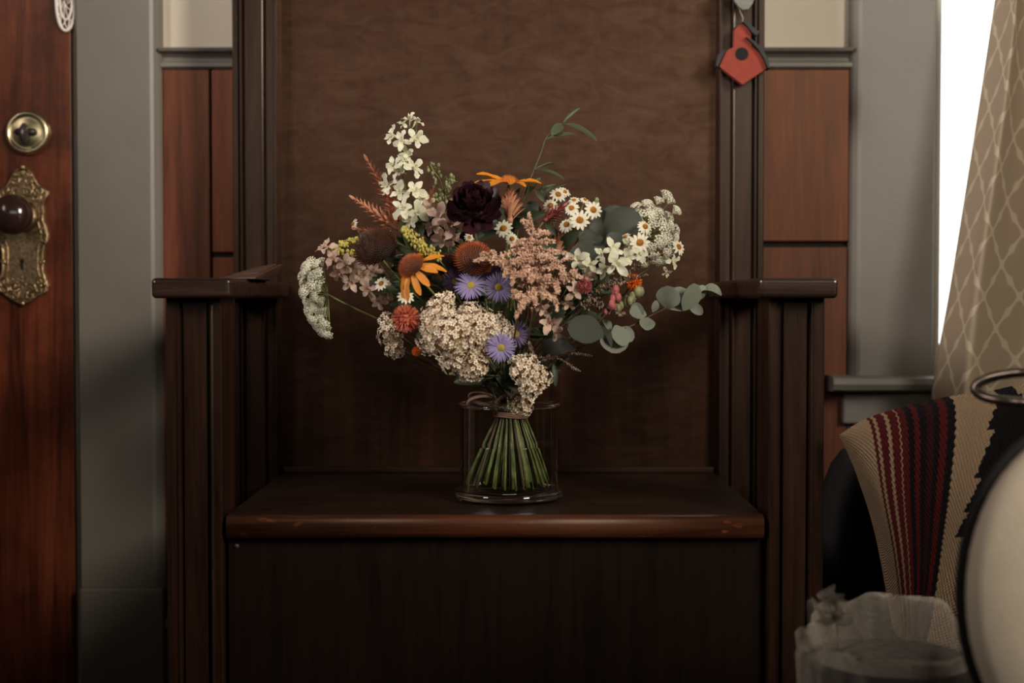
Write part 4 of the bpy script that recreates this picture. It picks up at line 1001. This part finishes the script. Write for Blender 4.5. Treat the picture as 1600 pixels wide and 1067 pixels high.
# celosia / wheat-like plumes
def celosia(label, base, tip, w, Yb, Yt, n_=70, m='celo', bend=0.0):
    p0, p1 = P(base[0], base[1], Yb), P(tip[0], tip[1], Yt)
    ax = (p1-p0); L_ = ax.length; root, _ = new_flower('celosia', label, 'flower', p0, ax, 0.0014, 'stem')
    w *= 1.25; b = MB(); md = (p0+p1)/2 + Vector((0, 0, bend))
    C_ = lambda t: p0*(1-t)**2 + md*2*t*(1-t) + p1*t*t
    b.tube([C_(i/8) for i in range(9)], [w*0.42*(1-0.8*i/8) for i in range(9)], 7)
    for k in range(n_):
        t = (k+.5)/n_; a = k*GA; c_ = C_(t); d = (C_(min(1, t+.02))-C_(max(0, t-.02))).normalized()
        M = fr(c_, d, a); wl = w*(1-0.75*t)
        b.petal(wl*2.5, wl*0.6, 0.95, 0.75, 0.3, 0.5, 3, M @ Matrix.Translation((wl*0.15, 0, 0)), 0.4)
    b.petal(w*1.2, w*0.4, 1.5, 1.5, 0.2, 0.4, 3, fr(p1, ax), 0.4)
    build(b, 'plume', G[m], root, smooth=True)
celosia('tall rust pink celosia spike left of the white larkspur', (628, 345), (576, 254), 0.0075, 1.69, 1.69)
celosia('rust celosia spike pointing up left, just below the tall one', (625, 358), (556, 312), 0.0065, 1.68, 1.69)
celosia('rust celosia spike lying nearly level behind the dark coneflower', (620, 370), (560, 358), 0.006, 1.70, 1.71)
celosia('short rust celosia spike between larkspur and burgundy bloom', (660, 352), (676, 300), 0.007, 1.70, 1.71)
celosia('faded rust celosia spike standing under the topmost golden flower', (796, 348), (797, 299), 0.008, 1.66, 1.67)
celosia('rust celosia tip showing behind the chamomile spray', (868, 400), (882, 352), 0.0065, 1.66, 1.67)
celosia('small pink celosia tip under the topmost chamomile pair', (850, 345), (880, 322), 0.006, 1.69, 1.69, 50, 'pink')

# goldenrod / bead sprigs
def beads(label, name, cat, path, Y, w, m, n_=150, bs_=0.0016, ms='stem', end=None):
    ps = [tuple(P(u, v, Y + (0.0 if len(q) < 1 else q[0]))) for (u, v, *q) in [(a, b_, 0.0) for a, b_ in path]]
    base = Vector(ps[-1]); d0 = (Vector(ps[-2])-base)
    root, _ = new_flower(name, label, cat, base, d0, 0.0010, ms, 0.03)
    C_ = lambda t: Vector(catmull(ps, t)); b = MB()
    for k in range(n_):
        t = (k+.5)/n_; c_ = C_(t); a = k*GA; wl = w*min(1, 0.35+1.6*t)*rnd(0.3, 1)
        d = Vector((cos(a), sin(a)*0.8, sin(a*1.7)*0.7)); p = c_ + d*wl
        b.ball(p, bs_*rnd(0.7, 1.2), None, 6, 4, 1.4)
    sp_ = MB().tube([C_(i/12) for i in range(13)], 0.0008, 5)
    for k in range(n_//8):
        t = (k+.5)/(n_//8); a = k*GA*8; sp_.tube([C_(t), C_(t)+Vector((cos(a), sin(a)*.8, sin(a*1.7)*.7))*w*0.7], 0.0004, 4)
    s_ = build(sp_, 'sprig', G[ms], root, smooth=True)
    build(b, 'buds', G[m], s_, smooth=True, kind='stuff')
beads('yellow goldenrod sprig above the coneflower with golden petals', 'goldenrod', 'flower', [(630,357),(640,368),(654,380),(668,392),(682,402)], 1.615, 0.0075, 'golr', 220)
beads('dim yellow goldenrod sprig at the left, left of the dark coneflower', 'goldenrod', 'flower', [(556,374),(540,380),(524,392),(552,398),(570,410)], 1.69, 0.007, 'golr', 200)
beads('grey-green bud sprig standing right of the tall larkspur, its upper tip', 'bud_sprig', 'sprig', [(672,256),(678,268),(688,282),(694,300),(700,325)], 1.70, 0.012, 'bud', 26, 0.0019)
beads('grey-green bud sprig leaning right beside the burgundy bloom', 'bud_sprig', 'sprig', [(706,276),(700,288),(690,300),(690,318),(698,335)], 1.69, 0.013, 'bud', 30, 0.0019)
beads('dark speckled heather sprig reaching up right under the lace umbel', 'heather_sprig', 'sprig', [(1035,397),(1015,405),(995,416),(975,430),(950,443),(925,458)], 1.635, 0.0045, 'speck', 150, 0.0010, 'stemr')
beads('dark speckled heather sprig in the tangle right of the pink plume', 'heather_sprig', 'sprig', [(1010,430),(985,436),(960,445),(940,452),(920,470)], 1.62, 0.005, 'speck', 130, 0.0010, 'stemr')
beads('speckled reddish heather sprig above the dark round leaf', 'heather_sprig', 'sprig', [(975,492),(955,485),(940,478),(925,470),(912,478)], 1.615, 0.007, 'speck', 150, 0.0011, 'stemr')
beads('thin dark heather sprig pointing right below the dark round leaf', 'heather_sprig', 'sprig', [(924,556),(900,552),(880,553),(860,558),(840,560)], 1.63, 0.003, 'speck', 70, 0.0009, 'stemr')
beads('thin dark heather sprig drooping right, lowest of the sprigs', 'heather_sprig', 'sprig', [(906,580),(895,574),(884,566),(868,560),(850,562)], 1.63, 0.0025, 'speck', 50, 0.0009, 'stemr')
beads('short speckled sprig standing right of the front lilac aster', 'heather_sprig', 'sprig', [(826,534),(830,545),(834,556),(836,570)], 1.61, 0.003, 'speck', 50, 0.0010, 'stemr')
beads('green unopened bud sprig in front of the eucalyptus, right of the bouquet', 'bud_sprig', 'sprig', [(1000,455),(992,462),(980,470),(965,478)], 1.625, 0.006, 'bud', 16, 0.0042)
beads('pink-tipped bud sprig beside the green buds at the right', 'bud_sprig', 'sprig', [(961,452),(962,462),(960,472),(950,485)], 1.61, 0.004, 'pink', 10, 0.0040)
beads('single ragged green bud above the eucalyptus leaves', 'bud_sprig', 'sprig', [(932,312),(932,320),(930,330),(926,345)], 1.69, 0.004, 'bud', 26, 0.0020)

# astilbe plumes
def plume(label, axis, Y, branches, seed, name='astilbe', m='astil'):
    random.seed(seed)
    ps = [tuple(P(u, v, Y)) for u, v in axis]; C_ = lambda t: Vector(catmull(ps, t))
    base = Vector(ps[-1]); root, _ = new_flower(name, label, 'flower', base, Vector(ps[-2])-base, 0.0014, 'stemr', 0.03)
    build(MB().tube([C_(i/14) for i in range(15)], 0.0009, 5), 'main_stalk', G['stemr'], root, smooth=True)
    def fuzz(path, w, n_):
        b = MB()
        for k in range(n_):
            t = rnd(0, 1); c_ = Vector(catmull(path, t)); d = Vector((rnd(-1, 1), rnd(-1, 1), rnd(-1, 1))).normalized()
            p = c_ + d*w*rnd(0.2, 1)*(1.05-0.75*t); q = 0.00125*rnd(0.7, 1.3); d2 = (d+Vector((rnd(-.6, .6), rnd(-.6, .6), rnd(-.6, .6)))).normalized()
            M = fr(p, d2, rnd(0, 6)); b.octa((0, 0, 0), q, M, 1.7)
        return b
    build(fuzz([tuple(C_(i/8)) for i in range(9)][::-1], 0.0065, 240), 'tip_spray', G[m], root, kind='stuff')
    for (u0, v0, u1, v1, dY, w, n_) in branches:
        p0, p1 = P(u0, v0, Y), P(u1, v1, Y+dY); md = (p0+p1)/2 + Vector((0, -0.004, 0.006))
        path = [tuple(p0*(1-t)**2+md*2*t*(1-t)+p1*t*t) for t in [i/6 for i in range(7)]]
        g = build(MB().tube(path, 0.0006, 4), 'branch', G['stemr'], root, smooth=True)
        build(fuzz(path, w, n_), 'florets', G[m], g, kind='stuff')
plume('large pink feathery astilbe plume filling the centre right', [(826,334),(830,352),(834,372),(836,395),(838,420),(836,450),(832,480)], 1.585,
  [(830,360,815,345,-.01,.006,110),(832,370,858,365,0,.006,120),(834,380,800,384,-.01,.007,150),(835,385,866,378,-.01,.006,130),(836,395,782,400,-.005,.008,190),(836,400,884,396,0,.007,170),(836,405,800,412,-.02,.008,190),(838,410,868,405,-.02,.008,190),
   (838,418,770,412,0,.007,170),(838,425,812,432,-.02,.008,180),(838,425,880,418,-.01,.008,170),(838,435,828,440,-.025,.008,180),(840,430,896,402,0,.005,120)], 3)
plume('pink astilbe branch reaching left over the violet asters', [(743,408),(760,404),(775,408),(790,418),(805,430),(820,445)], 1.58,
  [(765,404,752,398,0,.005,90),(775,408,768,395,0,.006,110),(785,414,782,402,0,.006,120),(795,422,788,432,-.01,.006,120),(805,430,800,446,-.01,.006,120),(812,436,820,428,-.01,.007,120)], 4)
plume('lower pink astilbe plume reaching right, above the dark leaves', [(905,430),(890,436),(870,440),(850,446),(835,456),(822,470)], 1.58,
  [(890,436,900,424,0,.006,110),(880,438,878,426,-.01,.006,120),(865,442,872,458,-.01,.007,140),(850,446,858,432,-.01,.007,140),(845,450,850,466,-.01,.007,140),(835,456,872,474,-.01,.006,150),(830,460,838,476,-.01,.007,130),(828,464,812,484,-.01,.007,150),(822,470,800,465,0,.006,120),(820,474,806,496,0,.006,120),(862,460,871,486,-.01,.004,80),(818,470,800,455,0,.006,100)], 5)

# eucalyptus
def roundleaf(b, L_, w): pass
EL = {k: [MB().petal(1.0, 0.95, 0.05, -0.12, 0.10, 0.5, 8, None, 0.12, 0.04).mesh('leaf', G[k]), MB().petal(1.0, 0.8, 0.15, -0.35, 0.16, 0.55, 8, None, 0.12, -0.05).mesh('leaf', G[k]), MB().petal(1.0, 0.95, 0.5, -1.6, 0.1, 0.5, 8, None, 0.15).mesh('leaf', G[k])] for k in ('euc', 'eucd')}
def leaf_at(parent, root_p, tip_p, normal, me, wk=1.0, name='leaf'):
    a, b_ = Vector(root_p), Vector(tip_p); x = (b_-a); L_ = x.length; x.normalize()
    z = Vector(normal); z = (z - x*z.dot(x)).normalized(); y = z.cross(x)
    M = Matrix((x, y, z)).transposed().to_4x4(); M = Matrix.Translation(a) @ M @ Matrix.Diagonal((L_, L_*wk, L_, 1))
    return put(name, me, parent, M)
def eucalyptus(label, path, leaves, k='euc', Yd=0):
    ps = [tuple(P(*q)) for q in path]; base = Vector(ps[-1]); root, _ = new_flower('eucalyptus_branch', label, 'foliage', base, Vector(ps[-2])-base, 0.0012, 'stemr', 0.03)
    build(MB().tube([catmull(ps, i/16) for i in range(17)], 0.0009, 6), 'twig', G['stemr'], root, smooth=True)
    for (u0, v0, u1, v1, Y0, Y1, nx, ny, nz, mi, wk) in leaves:
        leaf_at(root, P(u0, v0, Y0), P(u1, v1, Y1), (nx, ny, nz), EL[k][mi], wk)
eucalyptus('grey-green eucalyptus stem reaching farthest right past the bouquet', [(1108,448,1.655),(1095,458,1.65),(1070,470,1.65),(1040,482,1.65),(1015,494,1.65),(985,510,1.64),(955,520,1.64),(900,545,1.66)],
  [(1042,482,1048,448,1.65,1.64,-0.3,-1,0.3,0,1.15),(1045,482,1076,455,1.65,1.655,0.2,-1,0.2,0,1.0),(1068,485,1088,444,1.648,1.64,0.5,-0.8,0.1,0,0.8),(1075,474,1098,490,1.655,1.65,0.3,-1,-0.1,1,0.75),(1088,470,1100,446,1.655,1.65,-0.3,-1,0.2,1,0.9),(1095,458,1126,438,1.655,1.64,-0.2,-0.4,1.0,2,0.75),
   (1012,496,1010,515,1.645,1.63,0,-1,0.2,0,0.95),(1010,492,984,486,1.645,1.64,0,-0.9,0.5,0,0.9),(1020,488,1026,470,1.645,1.64,0.3,-1,0,1,0.8),(1000,500,992,473,1.645,1.645,-0.2,-1,0.2,0,0.8),
   (957,519,962,551,1.64,1.62,0.1,-1,0.25,0,1.15),(962,515,990,530,1.64,1.635,0.2,-1,0.2,0,0.9),(955,518,944,500,1.64,1.63,0.7,-0.6,0,1,0.7),(962,508,975,540,1.63,1.62,0.6,-1,0,0,1.0)])
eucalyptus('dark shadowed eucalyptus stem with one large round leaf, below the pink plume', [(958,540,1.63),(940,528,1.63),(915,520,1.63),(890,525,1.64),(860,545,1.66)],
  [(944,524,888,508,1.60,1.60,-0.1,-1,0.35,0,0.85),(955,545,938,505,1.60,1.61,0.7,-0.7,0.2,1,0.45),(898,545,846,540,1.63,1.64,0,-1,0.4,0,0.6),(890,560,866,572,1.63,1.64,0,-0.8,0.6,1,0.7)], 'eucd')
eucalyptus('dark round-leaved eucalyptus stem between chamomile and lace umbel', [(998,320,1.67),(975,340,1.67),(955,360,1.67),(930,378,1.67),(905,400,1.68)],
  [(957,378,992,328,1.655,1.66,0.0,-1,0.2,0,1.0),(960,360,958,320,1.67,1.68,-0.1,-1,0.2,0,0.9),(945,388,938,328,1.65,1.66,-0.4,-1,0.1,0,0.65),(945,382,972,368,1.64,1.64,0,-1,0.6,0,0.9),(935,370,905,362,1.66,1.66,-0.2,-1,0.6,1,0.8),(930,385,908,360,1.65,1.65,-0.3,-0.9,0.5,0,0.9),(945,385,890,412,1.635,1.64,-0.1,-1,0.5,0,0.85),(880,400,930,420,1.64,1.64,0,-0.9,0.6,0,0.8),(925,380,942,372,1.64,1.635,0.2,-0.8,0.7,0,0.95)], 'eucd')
eucalyptus('pale eucalyptus sprig with small leaves behind the topmost chamomile', [(850,300,1.71),(856,318,1.71),(862,338,1.71),(866,360,1.71)],
  [(862,325,884,310,1.71,1.71,0.2,-1,0.3,0,0.8),(855,310,838,298,1.71,1.71,-0.3,-1,0.2,0,0.8),(846,330,820,322,1.70,1.70,-0.3,-1,0.2,0,0.9),(852,300,866,292,1.71,1.71,0.2,-1,0.4,1,0.7)], 'eucd')

# willow-like leaves
LN = {k: [MB().petal(1.0, 0.17, 0.15, -0.25, 0.35, 0.42, 8, None, 0.15).mesh('leaf', G[k]), MB().petal(1.0, 0.24, 0.0, -0.5, 0.3, 0.4, 8, None, 0.15).mesh('leaf', G[k])] for k in ('leaf', 'leaf2')}
def leafy(label, path, leaves, k='leaf2', name='greenery_spray', r=0.0008):
    ps = [tuple(P(*q)) for q in path]; base = Vector(ps[-1]); root, _ = new_flower(name, label, 'foliage', base, Vector(ps[-2])-base, 0.0010, 'stem', 0.03)
    build(MB().tube([catmull(ps, i/20) for i in range(21)], r, 5), 'twig', G['stemd'], root, smooth=True)
    for (u0, v0, u1, v1, Y0, Y1, nx, ny, nz, mi, wk) in leaves:
        leaf_at(root, P(u0, v0, Y0), P(u1, v1, Y1), (nx, ny, nz), LN[k][mi], wk)
leafy('slender twig with narrow green leaves, topmost of the whole bouquet', [(879,194,1.69),(866,204,1.69),(852,218,1.69),(848,232,1.69),(838,258,1.69),(832,272,1.69),(824,292,1.69),(816,318,1.69)],
  [(880,192,905,168,1.69,1.68,0.2,-0.8,0.6,0,1.1),(879,194,936,206,1.69,1.67,0.1,-0.6,0.9,1,1.0),(852,219,899,207,1.69,1.68,0,-0.7,0.8,0,1.1),(880,194,862,206,1.69,1.68,-0.2,-1,0.4,1,2.6),
   (834,266,883,268,1.69,1.68,0,-0.5,0.9,1,1.0),(834,266,862,252,1.69,1.68,0,-0.8,0.6,0,0.5),(846,262,877,252,1.69,1.68,0,-0.8,0.5,0,0.3),(845,278,822,300,1.69,1.68,-0.3,-1,0.3,1,1.1),(838,300,868,287,1.69,1.68,0,-0.8,0.6,0,0.8),(850,303,887,286,1.69,1.69,0,-1,0.4,0,0.4),(836,296,850,312,1.69,1.68,0,-1,0.3,1,1.6)])
leafy('small green leaf hanging at the lower right, beside the yarrow over the jar', [(862,566,1.64),(856,575,1.64),(848,585,1.66),(838,600,1.69)],
  [(864,566,871,602,1.64,1.63,0.3,-1,0,1,1.1),(858,575,862,556,1.64,1.64,-0.3,-1,0,0,1)], 'leaf')
leafy('dark green leaves filling the jar mouth between stems', [(790,560,1.68),(784,585,1.68),(786,605,1.70),(792,625,1.72)],
  [(785,600,800,575,1.67,1.66,0,-1,0.2,1,1.0),(786,603,812,628,1.68,1.66,0.2,-1,0.2,1,1.0),(780,595,790,568,1.67,1.67,0,-1,0.1,1,1.2),(783,600,772,565,1.67,1.67,0,-1,0.1,1,1.2)], 'leaf')
# hidden filling greenery: sprigs of lance leaves
random.seed(21)
fillers = [((640,470),'behind the coral pompon'),((690,440),'left of the violet asters'),((800,520),'right of the front lilac aster'),((770,480),'below the violet asters'),((850,530),'under the lower pink plume'),((720,380),'between burgundy bloom and rust cone'),((650,400),'around the coneflower with golden petals'),
           ((800,340),'below the topmost golden flower'),((880,380),'behind the chamomile spray'),((900,480),'among the heather sprigs'),((930,440),'behind the right larkspur'),((610,420),'right of the dark coneflower'),((700,550),'behind the large yarrow cluster'),((760,590),'just above the jar mouth at left'),((830,590),'behind the yarrow over the jar rim'),((670,360),'below the tall larkspur')]
for i, ((u, v), where) in enumerate(fillers):
    Yc = 1.675 + rnd(-0.015, 0.03)
    tipp = (u, v-22, Yc); leaves = []
    for k in range(13):
        a = rnd(0, 2*pi); ln_ = rnd(26, 52); v0 = v + rnd(-18, 26); u0 = u + rnd(-6, 6)
        leaves.append((u0, v0, u0+ln_*cos(a), v0-abs(ln_*sin(a))*0.8+rnd(-6, 10), Yc, Yc+rnd(-0.04, 0.02), rnd(-.4, .4), -1, rnd(-.2, .8), k % 2, rnd(1.0, 1.9)))
    leafy('dark green leafy sprig ' + where, [tipp, (u, v, Yc), ((u*2+799)/3, v+28, Yc+0.005)], leaves, 'leaf' if i % 3 else 'leaf2', 'leafy_sprig')
